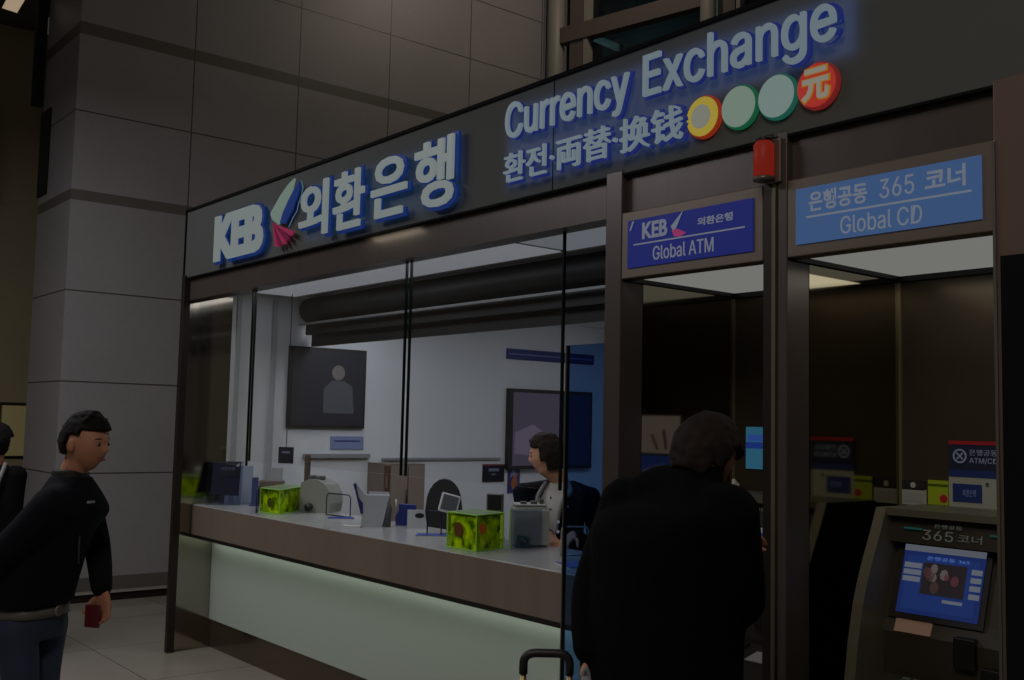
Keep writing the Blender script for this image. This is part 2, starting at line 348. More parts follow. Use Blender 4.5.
# ----- service counter
CT = .963
def opal():      # opal sheet with a low even glow put in to spread the strip light
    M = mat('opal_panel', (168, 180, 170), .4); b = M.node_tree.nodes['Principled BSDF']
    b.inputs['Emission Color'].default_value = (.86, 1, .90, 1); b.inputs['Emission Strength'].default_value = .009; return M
ct = thing('service_counter', 'long stone topped bank service counter with bronze apron and glowing white front', 'counter', (2, .4, 0))
box('countertop', (0.002, .135, CT-.035), (4.06, .70, CT), mat('grey_stone', (168, 168, 170), .18, var=.12, scale=14), ct, bevel=.004)
box('apron', (0.002, .130, .765), (4.06, .150, CT-.004), mat('bronze_laminate', (126, 112, 102), .38, .15, var=.22, scale=2.6, stretch=(3.2, 1, .25)), ct)
box('apron_trim', (0.002, .131, .742), (4.06, .20, .765), BLACK, ct, label='black shadow gap trim under the apron')
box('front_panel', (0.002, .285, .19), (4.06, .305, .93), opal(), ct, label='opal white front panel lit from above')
box('plinth', (0.002, .300, 0), (4.06, .33, .19), mat('plinth_bronze', (112, 98, 88), .16, .8), ct)
box('light_strip', (0.05, .19, .752), (4.04, .24, .762), emit('strip_light', (250, 255, 240), 3.1), ct, label='hidden light strip washing the front panel')
box('counter_carcass', (0.002, .34, .0), (4.06, .66, CT-.036), mat('grey_laminate', (120, 120, 120), .6), ct)

# ----- fascia sign
fs = thing('fascia_sign', 'long grey fascia with glowing bank name and exchange lettering along the booth', 'sign', (3, -.02, 2.7))
box('fascia_panel', (0.0, -.02, 2.487), (7.2, .06, 2.940), FASC, fs)
boxes('fascia_rim', [((-.012, -.03, 2.94), (7.2, .06, 2.956)), ((-.014, -.03, 2.478), (0.0, .06, 2.956)), ((.0, -.024, 2.478), (7.2, .06, 2.487))], FASC2, fs)
PJ = hY(553, 100, 0).x
boxes('panel_joint', [((PJ, -.0215, 2.487), (PJ+.004, -.02, 2.94))], FASC2, fs)
def word(name, body, x0, x1, z0, z1, bold, hb, lbl, face=LETTER, halo=HALO, sp=1.0, gx=.012, parent=fs):
    o = ftext(name, body, x0, x1, z0, z1, -.058, .014, face, parent, bold=bold, space=sp, label=lbl)
    h = ftext('letter_back', body, x0-gx*.6, x1+gx*1.2, z0-gx*.8, z1+gx*.5, -.044, .012, halo, o, bold=hb, space=sp, label='blue glowing backs of the letters')
    return o
word('lettering', 'KEB', .575, 1.25, 2.530, 2.818, .045, .06, 'large white glowing letters KEB', LETTER2, sp=.9, gx=.02)
word('lettering', '외', 1.70, 2.01, 2.535, 2.83, .017, .028, 'glowing Korean letter', LETTER2, gx=.02)
word('lettering', '환', 2.075, 2.375, 2.530, 2.83, .017, .028, 'glowing Korean letter', LETTER2, gx=.02)
word('lettering', '은', 2.45, 2.76, 2.540, 2.83, .017, .028, 'glowing Korean letter', LETTER2, gx=.02)
word('lettering', '행', 2.83, 3.135, 2.525, 2.84, .017, .028, 'glowing Korean letter', LETTER2, gx=.02)
word('lettering', 'Currency', 3.503, 4.215, 2.695, 2.885, .004, .012, 'white glowing word Currency', halo=HALO2)
word('lettering', 'Exchange', 4.290, 5.082, 2.692, 2.885, .004, .012, 'white glowing word Exchange', halo=HALO2)
word('lettering', '환전·両替·换钱', 3.498, 4.475, 2.548, 2.672, .0, .012, 'smaller glowing line of Korean, Japanese and Chinese characters', halo=HALO2)
# bird wing emblem
def onF(pts, Y=-.05): return [hY(x, y, Y) for x, y in pts]
em2 = poly('emblem_wing', onF([(292, 178), (285.5, 185), (278.5, 195), (268.5, 213), (270, 219), (276, 224), (279, 212), (283.5, 201), (289.5, 189)]), (0, -.014, 0), emit('wing_pale', (100, 116, 106), 1), fs, label='pale upper feather of the wing emblem')
poly('emblem_feather', onF([(296, 181), (296.5, 188), (294.5, 196), (291.5, 203), (290, 209), (286, 216), (282, 223.5), (277, 222.5), (280, 212), (285, 201), (291, 189)], -.046), (0, -.008, 0), emit('wing_blue', (8, 34, 92), 1), fs, label='blue lower feather of the wing emblem')
tube('emblem_outline', onF([(297.5, 180), (299, 187), (297, 196), (294.5, 203), (293, 210), (289, 217), (285, 226)], -.056), .003, emit('wing_line', (60, 92, 124), 1), fs, n=6)
for k in range(5):
    u0, u1 = k/5+.015, (k+1)/5-.04
    def e_(u): return (272+(291-272)*u, 245.5+(229.5-245.5)*u + 5*math.sin(math.pi*u)) if u < 1.1 else None
    a, b = e_(u0), e_(u1)
    poly('emblem_ray', onF([(270.5+.4*k*.5, 222+.3*k), a, ((a[0]+b[0])/2+.8, (a[1]+b[1])/2+1.2), b]), (0, -.012, 0), emit('ray_red', (118, 26, 60), 1) if k % 2 == 0 else emit('ray_red2', (78, 10, 38), 1), fs, label='crimson ray of the wing emblem')
# round lit currency discs
for i, (x, z, rim, face, g, lb) in enumerate([(4.546, 2.612, (150, 46, 22), (150, 132, 44), 'y', 'round lit disc, yellow with a red rim'), (4.699, 2.612, (20, 96, 62), (106, 122, 111), '', 'round lit pale green disc with a green rim'), (4.849, 2.612, (28, 96, 82), (106, 123, 119), '', 'round lit pale mint disc with a teal rim'), (4.999, 2.612, (128, 34, 32), (150, 40, 32), 'r', 'round lit red disc with a yellow white currency character')]):
    d = disc('currency_disc', (x, -.024, z), (0, -1, 0), .0745, .018, emit('disc_rim%d' % i, rim, .6), fs, label=lb)
    disc('disc_face', (x, -.0425, z), (0, -1, 0), .068, .004, emit('disc_face%d' % i, face, 1), d)
    if g == 'y': disc('disc_core', (x-.004, -.0465, z), (0, -1, 0), .042, .003, emit('disc_core', (114, 116, 106), 1), d, n=14)
    if g == 'r':
        ftext('character_back', '元', x-.054, x+.054, z-.055, z+.057, -.0465, .003, emit('disc_char_edge', (140, 98, 20), 1), d, bold=.06)
        ftext('character', '元', x-.048, x+.048, z-.049, z+.052, -.0497, .003, emit('disc_char', (124, 118, 108), 1), d, bold=.03)

fs.location.y += .025
# ----- light box signs over the cash machine bays
def sign_box(x0, x1, z0, z1, fr, lbl, face):
    t = thing('light_box_sign', lbl, 'sign', ((x0+x1)/2, 0, z0))
    box('sign_frame', (x0, -.035, z0), (x1, .03, z1), mat('sign_frame_bronze', (116, 104, 96), .4, .4), t, bevel=.004)
    box('sign_face', (x0+fr, -.041, z0+fr), (x1-fr, -.034, z1-fr), face, t)
    return t
# lettering first gets its place, then each sign is seated on the header
s1 = sign_box(4.152, 4.786, 2.090, 2.336, .036, 'small deep blue illuminated bank cash machine sign', emit('sign_blue', (15, 25, 90), 1))
s2 = sign_box(4.880, 5.540, 2.090, 2.336, .036, 'larger sky blue illuminated cash machine corner sign', emit('sign_sky', (51, 76, 115), 1))
SW, SG = emit('sign_white', (96, 100, 112), 1), emit('sign_grey', (98, 104, 116), 1)
ftext('lettering', 'KEB', 4.262, 4.382, 2.224, 2.284, -.0412, .002, SW, s1, bold=.03, label='white letters KEB')
ftext('lettering', '외환은행', 4.52, 4.67, 2.238, 2.266, -.0412, .002, SW, s1, bold=.02, label='small white Korean bank name')
ftext('lettering', 'Global ATM', 4.315, 4.590, 2.142, 2.192, -.0412, .002, SW, s1, bold=.004, label='white words Global ATM')
box('rule_line', (4.22, -.043, 2.206), (4.72, -.041, 2.211), SW, s1)
poly('emblem_wing', [(4.40, -.043, 2.252), (4.455, -.043, 2.300), (4.425, -.043, 2.245), (4.412, -.043, 2.236)], (0, -.002, 0), SW, s1)
poly('emblem_tail', [(4.405, -.043, 2.238), (4.425, -.043, 2.242), (4.472, -.043, 2.222), (4.44, -.043, 2.210), (4.415, -.043, 2.216)], (0, -.002, 0), emit('sign_pink', (124, 40, 84), 1), s1)
poly('corner_mark', [(4.20, -.043, 2.262), (4.206, -.043, 2.262), (4.222, -.043, 2.295), (4.214, -.043, 2.295)], (0, -.002, 0), SW, s1)
ftext('lettering', '은행공동', 4.965, 5.165, 2.222, 2.284, -.0412, .002, SG, s2, bold=.02, label='white Korean words')
ftext('lettering', '365', 5.205, 5.312, 2.226, 2.282, -.0412, .002, SG, s2, bold=.0, label='white number 365')
ftext('lettering', '코너', 5.345, 5.462, 2.224, 2.286, -.0412, .002, SG, s2, bold=.02, label='white Korean word for corner')
box('rule_line', (4.955, -.043, 2.204), (5.478, -.041, 2.210), SG, s2)
ftext('lettering', 'Global CD', 5.075, 5.335, 2.138, 2.192, -.0412, .002, SG, s2, bold=.0, label='white words Global CD')
s1.location.y += .034; s2.location.y += .034
# alarm beacon
t = thing('alarm_beacon', 'red alarm beacon on a bronze bracket between the two blue signs', 'beacon', (4.82, -.02, 2.40))
box('bracket', (4.80, -.012, 2.335), (4.862, .03, 2.478), mat('beacon_bracket', (110, 98, 90), .4, .5), t, bevel=.004)
bm = bmesh.new(); tube_into(bm, [(4.815, -.035, 2.352), (4.815, -.035, 2.358), (4.815, -.035, 2.455), (4.815, -.035, 2.468)], [.026, .033, .033, .024], 24)
link('red_lens', bm_mesh(bm), emit('beacon_red', (118, 24, 12), .75), t, smooth=True)
tube('lens_base', [(4.815, -.035, 2.340), (4.815, -.035, 2.352)], .034, mat('beacon_bracket', (0, 0, 0)), t, n=20)
tube('lens_cap', [(4.815, -.035, 2.468), (4.815, -.035, 2.476)], .026, BLACK, t, n=20)

# ------------------------------------------------------------------ cash machine bays
BAYW = mat('bay_cladding', (84, 74, 60), .3, .5, var=.1)
BAYL = emit('bay_ceiling_light', (113, 113, 109), 1)
for i, (x0, x1, lb) in enumerate([(4.15, 4.786, 'behind the person in the black coat'), (4.878, 5.54, 'with the blue screen')]):
    S(box('wall_bay_%d' % (i+1), (x0-.02, .657, 0), (x1+.03, .70, 2.34), BAYW), 'dark bronze back wall of the cash machine bay ' + lb)
    S(box('wall_side_%d' % (i+1), (x0-.02, .12, 0), (x0, .657, 2.34), mat('bay_mirror', (150, 142, 124), .07, 1)), 'polished steel side wall of the cash machine bay ' + lb)
    S(box('wall_partition_%d' % (i+1), (x1, .12, 0), (x1+.02, .657, 2.34), BAYW), 'dark side wall of the cash machine bay ' + lb)
    S(box('ceiling_bay_%d' % (i+1), (x0, .03, 2.10), (x1, .657, 2.13), BAYL), 'lit white ceiling of the cash machine bay ' + lb)
    S(boxes('trim_%d' % (40+i), [((x0, .03, 2.084), (x0+.012, .657, 2.099)), ((x0, .64, 2.080), (x1, .657, 2.099)), ((x1-.012, .03, 2.084), (x1, .657, 2.099))], BLACK), 'black ceiling trim of the cash machine bay ' + lb)
    S(box('trim_%d' % (44+i), (x0, .648, 0), (x0+.010, .657, 2.08), mat('corner_bead', (150, 140, 116), .35, .7)), 'pale corner bead of the cash machine bay ' + lb)

ATMG = mat('machine_housing', (94, 90, 76), .45, .1)
ATMD = mat('machine_fascia_brown', (58, 52, 44), .4, .2)
PROF = [(.350, 1.31), (.315, 1.235), (.275, 1.16), (.240, 1.085), (.215, 1.02), (.185, .90), (.165, .78), (.172, .70), (.25, .60), (.27, 0), (.650, 0), (.650, 1.31)]
INN = [(.385, 1.285), (.370, 1.205), (.425, 1.20), (.350, .985), (.325, .93), (.33, .80), (.185, .765), (.20, .70), (.29, .60), (.30, 0), (.64, 0), (.64, 1.285)]
def prism_x(name, prof, x0, x1, material, parent, label=None):
    return poly(name, [(x0, y, z) for y, z in prof], (x1-x0, 0, 0), material, parent, label)
def make_atm(label):
    t = thing('cash_machine', label, 'cash machine', (5.225, .65, 0), group='cash machines in the bays')
    prism_x('side_cheek', PROF, 4.970, 5.006, ATMG, t); prism_x('side_cheek', PROF, 5.444, 5.480, ATMG, t)
    box('top_cover', (5.006, .352, 1.288), (5.444, .65, 1.31), ATMG, t)
    prism_x('fascia', INN, 5.006, 5.444, ATMD, t)
    # header with the corner name
    o, ex, ez = Vector((5.03, .3795, 1.212)), Vector((.39, 0, 0)), Vector((0, .012, .066))
    hd = poly('header_panel', [o+Vector((0, -.006, 0)), o+ex+Vector((0, -.006, 0)), o+ex+ez+Vector((0, -.006, 0)), o+ez+Vector((0, -.006, 0))], (0, .004, 0), mat('header_black', (16, 20, 20), .3), t)
    n = Vector((0, -1, 0))
    text('header_lettering', '365', o+Vector((.085, -.0085, .008)), (.10, 0, 0), (0, .006, .030), .001, emit('header_grey', (58, 62, 56), 1), hd, bold=.0)
    text('header_lettering', '코너', o+Vector((.20, -.0085, .010)), (.075, 0, 0), (0, .005, .024), .001, MC['header_grey'], hd, bold=.0)
    text('header_lettering', '은행공동', o+Vector((.125, -.0075, .046)), (.09, 0, 0), (0, .002, .012), .001, MC['header_grey'], hd)
    for hx in (.025, .30): box('header_lamp', tuple(o+Vector((hx, -.0095, .036))), tuple(o+Vector((hx+.06, -.0065, .042))), emit('header_green', (14, 52, 48), 1), hd)
    # screen
    a, b = Vector((5.042, .414, 1.194)), Vector((5.042, .346, .990)); U_ = (a-b); V0 = b; XW = .262
    nn = Vector((0, -U_.z, U_.y)).normalized()
    if nn.y > 0: nn = -nn
    def sq(u0, u1, v0, v1, lift, th=.0015):
        q = [V0+Vector((XW*u, 0, 0))+U_*v+nn*lift for u, v in ((u0, v0), (u1, v0), (u1, v1), (u0, v1))]
        return q, nn*th
    def sp_(name, u0, u1, v0, v1, lift, m_, par, label=None):
        q, th = sq(u0, u1, v0, v1, lift); return poly(name, q, th, m_, par, label)
    sp_('screen_bezel', -.10, 1.07, -.08, 1.04, .004, mat('bezel_dark', (34, 30, 26), .4), t)
    sc = sp_('screen', 0, 1, 0, 1, .0065, emit('screen_blue', (15, 32, 80), 1), t, 'lit blue touch screen')
    sp_('screen_bar', 0, 1, .91, 1, .009, emit('screen_pale', (80, 84, 92), 1), sc)
    sp_('screen_field', .06, .94, .06, .84, .0084, emit('screen_blue_light', (18, 38, 88), 1), sc)
    sp_('screen_picture', .27, .80, .30, .76, .0105, emit('picture_dark', (26, 20, 24), 1), sc)
    rr = random.Random(3)
    for k in range(9):
        u, v = .31+.44*rr.random(), .40+.28*rr.random(); s = .03+.03*rr.random()
        q, th = sq(0, 0, 0, 0, 0); c = V0+Vector((XW*u, 0, 0))+U_*v+nn*.012
        poly('picture_blob', [c+Vector((math.cos(f)*s*XW, 0, 0))+U_.normalized()*math.sin(f)*s*XW*1.3 for f in [k2*math.pi/4 for k2 in range(8)]], nn*.0008, [emit('blob_pale', (76, 68, 68), 1), emit('blob_rose', (64, 34, 38), 1), emit('blob_brown', (48, 36, 34), 1)][k % 3], sc)
    for k in range(3): sp_('screen_button', .03, .25, .66-.10*k-.07*.0, .735-.10*k, .0105, emit('button_pale', (84, 88, 98), 1), sc)
    for k in range(4): sp_('screen_button', .86, .985, .66-.115*k, .735-.115*k, .0105, MC['button_pale'], sc)
    sp_('screen_button', .56, .80, .21, .255, .0105, MC['button_pale'], sc)
    text('screen_lettering', '은행공동 365', V0+Vector((XW*.30, 0, 0))+U_*.80+nn*.0105, (XW*.52, 0, 0), U_*.055, .0006, emit('screen_text', (70, 96, 160), 1), sc)
    # panel under the screen: notice sticker, card slot, note slot
    def low(u, v, l=.003):   # lower fascia between (.350,.985) and (.33,.80)
        return Vector((5.006+u*.438, .327+(1-v)*.0 - l, .80+v*.13))
    poly('notice_sticker', [Vector((5.045, .3275, .935)), Vector((5.165, .3275, .935)), Vector((5.165, .347, .975)), Vector((5.045, .347, .975))], (0, -.006, .0), mat('sticker_rose', (176, 140, 124), .6), t)
    box('card_slot', (5.245, .305, .86), (5.31, .335, .95), BLACK, t, bevel=.004)
    box('note_slot', (5.33, .300, .80), (5.40, .33, .875), BLACK, t, bevel=.004)
    # sloping shelf: key pad, note tray, paper
    sl = Vector((0, .145, .035)); sb = Vector((5.006, .185, .765)); sn = Vector((0, -.035, .145)).normalized()
    def sh(name, x0, x1, v0, v1, m_, th=.006, par=t, label=None):
        q = [sb+Vector((x, 0, 0))+sl*v+sn*.0005 for x, v in ((x0, v0), (x1, v0), (x1, v1), (x0, v1))]
        return poly(name, q, sn*th, m_, par, label)
    pad = sh('key_pad', .075, .22, .25, .88, mat('keypad_dark', (40, 42, 38), .4), .008)
    for r in range(4):
        for c in range(3):
            q = sb+Vector((.085+c*.034, 0, 0))+sl*(.31+.14*r)+sn*.0085
            poly('key', [q, q+Vector((.024, 0, 0)), q+Vector((.024, 0, 0))+sl*.09, q+sl*.09], sn*.003, mat('key_grey', (92, 94, 86), .5), pad)
    sh('paper_slip', .28, .37, .12, .62, mat('paper_white', (196, 196, 190), .7), .002, label='white paper slip on the shelf')
    return t
a1 = make_atm('grey green cash machine with the lit blue screen beside the wide dark pillar')
a2 = a1.copy(); COL.objects.link(a2); a2.location.x -= .725; a2['label'] = 'cash machine mostly hidden behind the person in the black coat'
for ch in list(a1.children):
    c2 = ch.copy(); COL.objects.link(c2); c2.parent = a2
    for g in ch.children:
        d2 = g.copy(); COL.objects.link(d2); d2.parent = c2
# notices on the bay walls
def notice(name, px0, py0, px1, py1, Y, m_, lb, cat='notice', th=.006):
    a, b = hY(px0, py1, Y), hY(px1, py0, Y)
    t = thing(name, lb, cat, (a.x, Y, a.z)); box('sheet', (a.x, Y-th, a.z), (b.x, Y, b.z), m_, t, label=None)
    return t, a, b
NAVY = mat('navy_print', (11, 15, 38), .6, spec=.2)
t, a, b = notice('wall_notice', 950, 442, 1003, 476, .657, emit('navy_print_glow', (4, 7, 18), 1), 'dark navy notice with crossed circle symbol above the cash machine')  # glow put into the printed sheet, nothing lights it from behind
W_, H_ = b.x-a.x, b.z-a.z
box('red_band', (a.x, .649, b.z-.012), (b.x, .651, b.z), mat('red_print', (170, 30, 40), .5), t); box('blue_band', (a.x, .649, a.z), (b.x, .651, a.z+.022), mat('blue_print', (30, 48, 110), .5), t)
cx, cz = hY(961, 456, .657).x, hY(961, 456, .657).z
PG = emit('print_pale', (66, 70, 80), 1)
tube('crossed_circle', [(cx+.021*math.cos(f), .648, cz+.021*math.sin(f)) for f in [i*math.pi/12 for i in range(25)]], .0028, PG, t, n=6)
boxes('cross', [((-.015, -.001, -.0022), (.015, .001, .0022))], PG, t, M=Matrix.Translation((cx, .648, cz)) @ Matrix.Rotation(math.radians(45), 4, 'Y'))
boxes('cross', [((-.015, -.001, -.0022), (.015, .001, .0022))], PG, t, M=Matrix.Translation((cx, .648, cz)) @ Matrix.Rotation(math.radians(-45), 4, 'Y'))
ftext('lettering', '은행공동', cx+.032, cx+.125, cz+.003, cz+.023, .650, .001, PG, t); ftext('lettering', 'ATM/CD', cx+.032, cx+.125, cz-.024, cz-.004, .650, .001, PG, t)
t, a, b = notice('wall_notice', 950, 478, 1003, 506, .657, mat('print_white', (156, 158, 148), .6), 'white notice with a navy label just above the blue screen cash machine')
p_, q_ = hY(953, 501, .65), hY(982, 485, .65)
lab = box('label_panel', (p_.x, .6485, p_.z), (q_.x, .650, q_.z), mat('label_navy', (28, 50, 110), .5), t)
ftext('lettering', '외환은행', p_.x+.035, q_.x-.02, p_.z+.018, q_.z-.018, .6484, .001, mat('label_text', (120, 150, 200), .5), lab)
ftext('corner_mark', '®', q_.x+.012, q_.x+.024, q_.z-.004, q_.z+.008, .650, .001, NAVY, t)
t, a, b = notice('brochure', 929, 481, 949, 504, .655, mat('lime_print', (150, 170, 30), .5), 'lime green brochure standing between white boxes above the cash machine', 'brochure')
disc('printed_spot', ((a.x+b.x)/2+.02, .649, a.z+.022), (0, -1, 0), .014, .001, mat('red_print', (0, 0, 0)), t, n=16)
box('printed_band', (a.x, .648, b.z-.02), (b.x, .649, b.z-.012), mat('dark_green_print', (70, 90, 20), .5), t)
t, a, b = notice('brochure', 902, 490, 927, 504, .655, mat('print_white', (0, 0, 0)), 'white card box leaning on the dark bay wall left of the lime brochure', 'brochure')
box('printed_block', (a.x+.01, .6480, a.z+.012), (b.x-.01, .649, b.z-.012), mat('soft_grey_print', (150, 150, 148), .6), t)
t, a, b = notice('brochure', 902, 481, 926, 489, .655, mat('black_print', (34, 34, 38), .5), 'small black and white card over the white card box', 'brochure')
disc('printed_ring', ((a.x+b.x)/2, .649, (a.z+b.z)/2), (0, -1, 0), .010, .001, mat('ring_print', (170, 170, 168), .5), t, n=16)
# notices in the first bay, doubled by its polished side wall
def notice2(x0, x1, z0, z1, m_, lb):
    t = thing('wall_notice', lb, 'notice', (x0, .657, z0)); box('sheet', (x0, .651, z0), (x1, .657, z1), m_, t); return t
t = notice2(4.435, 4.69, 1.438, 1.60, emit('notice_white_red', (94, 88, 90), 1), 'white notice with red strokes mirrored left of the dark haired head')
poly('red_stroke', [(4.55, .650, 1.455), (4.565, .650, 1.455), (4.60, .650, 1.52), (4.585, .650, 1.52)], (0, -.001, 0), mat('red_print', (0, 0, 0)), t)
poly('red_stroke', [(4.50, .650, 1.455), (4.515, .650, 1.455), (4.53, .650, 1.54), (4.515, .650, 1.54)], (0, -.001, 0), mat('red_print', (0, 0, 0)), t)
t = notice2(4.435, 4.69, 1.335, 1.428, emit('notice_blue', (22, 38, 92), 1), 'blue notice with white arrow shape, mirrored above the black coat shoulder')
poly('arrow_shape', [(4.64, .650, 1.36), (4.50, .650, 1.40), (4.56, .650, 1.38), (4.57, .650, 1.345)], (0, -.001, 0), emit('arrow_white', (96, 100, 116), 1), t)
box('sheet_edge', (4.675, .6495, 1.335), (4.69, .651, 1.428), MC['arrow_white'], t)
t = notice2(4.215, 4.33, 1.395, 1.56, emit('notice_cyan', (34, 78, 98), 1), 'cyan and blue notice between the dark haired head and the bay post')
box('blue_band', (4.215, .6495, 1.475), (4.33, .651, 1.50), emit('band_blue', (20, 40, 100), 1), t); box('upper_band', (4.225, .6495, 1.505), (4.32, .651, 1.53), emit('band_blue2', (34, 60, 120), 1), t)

# ------------------------------------------------------------------ things on the counter and in the teller room
WR = mat('wire_dark', (30, 34, 60), .4, .5); WRW = mat('wire_pale', (170, 172, 176), .35, .5)
GREY = mat('machine_grey', (140, 144, 140), .5); GREYG = mat('machine_grey_green', (140, 142, 134), .5)
def cz(px, py):
    v = hZ(px, py, CT)
    if v.y > .60: v = hY(px, py, .60)
    v.z = CT; return v
def frameM(p, rz): return Matrix.Translation(p) @ Matrix.Rotation(rz, 4, 'Z')
CR = math.atan2(RT.y, RT.x)       # heading that faces a thing's width square to the camera
# leaflet stand with navy sheet
p = hX(223, 500, .17); p.z = CT; Mx = frameM(p, CR+.1) @ Matrix.Rotation(-.24, 4, 'X')
t = thing('leaflet_stand', 'clear leaflet stand holding a dark navy sheet at the far end of the counter', 'stand', p)
box('acrylic_plate', (-.115, -.004, .0), (.115, .0, .30), glass('acrylic', (225, 230, 240)), t, M=Mx)
box('back_plate', (-.115, 0, 0), (.115, .004, .27), MC['acrylic'], t, M=frameM(p+Vector((-.02, .10, 0)), CR+.1) @ Matrix.Rotation(.20, 4, 'X'))
sh_ = box('leaflet', (-.085, -.009, .065), (.10, -.005, .295), NAVY, t, M=Mx, label='dark navy leaflet')
text('lettering', '외환은행', Mx @ Vector((-.03, -.010, .235)), (Mx.to_3x3() @ Vector((.09, 0, 0))), Mx.to_3x3() @ Vector((0, 0, .022)), .001, mat('text_soft', (110, 120, 150), .5), sh_)
poly('corner_mark', [Mx @ Vector(v) for v in ((.065, -.0095, .262), (.09, -.0095, .262), (.088, -.0095, .288))], Mx.to_3x3() @ Vector((0, -.001, 0)), mat('mark_pale', (150, 160, 175), .5), sh_)
t = thing('leaflet_stand', 'small dark blue leaflet holder behind the navy leaflet stand', 'stand', cz(241, 502))
Mq = frameM(Vector((.30, .44, CT)), CR); box('pocket', (-.02, -.01, 0), (.02, .01, .19), mat('blue_grey_print', (54, 66, 110), .5), t, M=Mq); box('pocket_base', (-.03, -.025, 0), (.03, .03, .008), MC['blue_grey_print'], t, M=Mq)

def acrylic_box(pxl, pxm, pxr, hgt, spots, lb):
    L_, Mi, R_ = [cz(*q) for q in (pxl, pxm, pxr)]
    bk = L_+(R_-Mi)
    t = thing('acrylic_box', lb, 'box', Mi, group='lime acrylic boxes on the counter')
    c = [L_, Mi, R_, bk]; ctr = sum(c, Vector())/4
    lime = mat('lime_leaf', (128, 150, 22), .35)
    cc = [ctr+(q-ctr)*.88 for q in c]
    M_ = bpy.data.materials.get('leaf_fill')
    if not M_:
        M_ = bpy.data.materials.new('leaf_fill'); M_.use_nodes = True; nt = M_.node_tree; b_ = nt.nodes['Principled BSDF']
        g_ = nt.nodes.new('ShaderNodeNewGeometry'); v_ = nt.nodes.new('ShaderNodeTexVoronoi'); v_.inputs['Scale'].default_value = 30
        nz_ = nt.nodes.new('ShaderNodeTexNoise'); nz_.inputs['Scale'].default_value = 16; r_ = nt.nodes.new('ShaderNodeValToRGB')
        cr_ = r_.color_ramp; cr_.elements[0].position = .32; cr_.elements[0].color = (*lin((70, 92, 6)), 1); cr_.elements[1].position = .62; cr_.elements[1].color = (*lin((250, 245, 50)), 1)
        e = cr_.elements.new(.47); e.color = (*lin((190, 205, 20)), 1)
        nt.links.new(g_.outputs['Position'], nz_.inputs[0]); nt.links.new(nz_.outputs[0], r_.inputs[0]); nt.links.new(r_.outputs[0], b_.inputs['Base Color'])
    poly('leaf_filling', [q+Vector((0, 0, .004)) for q in cc], (0, 0, hgt*.92), M_, t, label='mottled lime green filling')
    rim = mat('lime_edge', (150, 215, 70), .2)
    bm = bmesh.new()
    for k in range(4):
        a_, b_ = c[k], c[(k+1) % 4]
        tube_into(bm, [a_, a_+Vector((0, 0, hgt))], .003, 6); tube_into(bm, [a_+Vector((0, 0, hgt)), b_+Vector((0, 0, hgt))], .003, 6); tube_into(bm, [a_+Vector((0, 0, .003)), b_+Vector((0, 0, .003))], .003, 6)
    link('box_edge', bm_mesh(bm), rim, t, label='bright lime box edges')
    for k in range(4): poly('box_pane', [c[k], c[(k+1) % 4], c[(k+1) % 4]+Vector((0, 0, hgt)), c[k]+Vector((0, 0, hgt))], ((c[(k+1) % 4]-c[k]).cross(Vector((0, 0, 1))).normalized()*.001), MC.get('lime_pane') or glass('lime_pane', (244, 255, 190), .5), t)
    poly('box_lid', [q+Vector((0, 0, hgt)) for q in c], (0, 0, .002), mat('lid_pale', (118, 138, 92), .3), t)
    for (face, u, v, r, colr) in spots:
        a_, b_ = (c[0], c[1]) if face == 0 else (c[1], c[2])
        n_ = (b_-a_).cross(Vector((0, 0, 1))).normalized()
        if n_.dot(ctr-a_) > 0: n_ = -n_
        o_ = a_+(b_-a_)*u+Vector((0, 0, hgt*v))
        disc('printed_flower', o_+n_*.0015, n_, r, .001, mat('flower_%d' % colr[0], colr, .5), t, n=12)
    return t
acrylic_box((260, 512), (279, 515), (304, 508.5), .150, [(0, .5, .45, .03, (60, 72, 10)), (1, .30, .88, .010, (20, 40, 20))], 'lime green leaf filled acrylic box near the navy leaflet stand')
acrylic_box((447, 547), (476, 552), (503, 548), .165, [(0, .40, .55, .034, (96, 52, 14)), (1, .22, .62, .026, (196, 92, 12))], 'lime green acrylic box with orange flower print before the grey counting machine')
t = thing('acrylic_sheet', 'clear upright acrylic sheet at the side of the orange flower lime box', 'sheet', cz(511, 548))
q = cz(510, 549); box('pane', (-.002, 0, 0), (.002, .16, .185), MC['acrylic'], t, M=frameM(q, CR-1.2)); box('pane_edge', (-.003, -.004, 0), (.003, .0, .187), mat('lime_edge', (0, 0, 0)), t, M=frameM(q, CR-1.2))

# signature terminal behind the first box
p = cz(268, 498); Mx = frameM(p, CR)
t = thing('desk_terminal', 'small brown and grey desk terminal rising behind the first lime box', 'terminal', p)
box('terminal_base', (-.06, -.03, 0), (.10, .06, .16), mat('terminal_brown', (104, 92, 80), .5), t, M=Mx, bevel=.006)
poly('terminal_screen', [Mx @ Vector(v) for v in ((-.02, -.01, .16), (.09, -.01, .16), (.085, .01, .245), (.02, .01, .245))], Mx.to_3x3() @ Vector((0, .03, 0)), mat('terminal_grey', (130, 132, 136), .4), t)
# hanging navy card
p = hX(286, 455, .25)
t = thing('hanging_card', 'small dark navy card hanging on a chain inside the teller window', 'sign', p)
Mx = frameM(p, CR-.2); box('card', (-.055, -.003, -.058), (.055, .003, .055), NAVY, t, M=Mx); box('card_print', (-.03, -.0045, .012), (.03, -.003, .026), mat('text_soft', (0, 0, 0)), t, M=Mx)
tube('chain', [Mx @ Vector((0, 0, .055)), Vector((p.x, p.y, 2.43))], .003, WR, t, n=6)
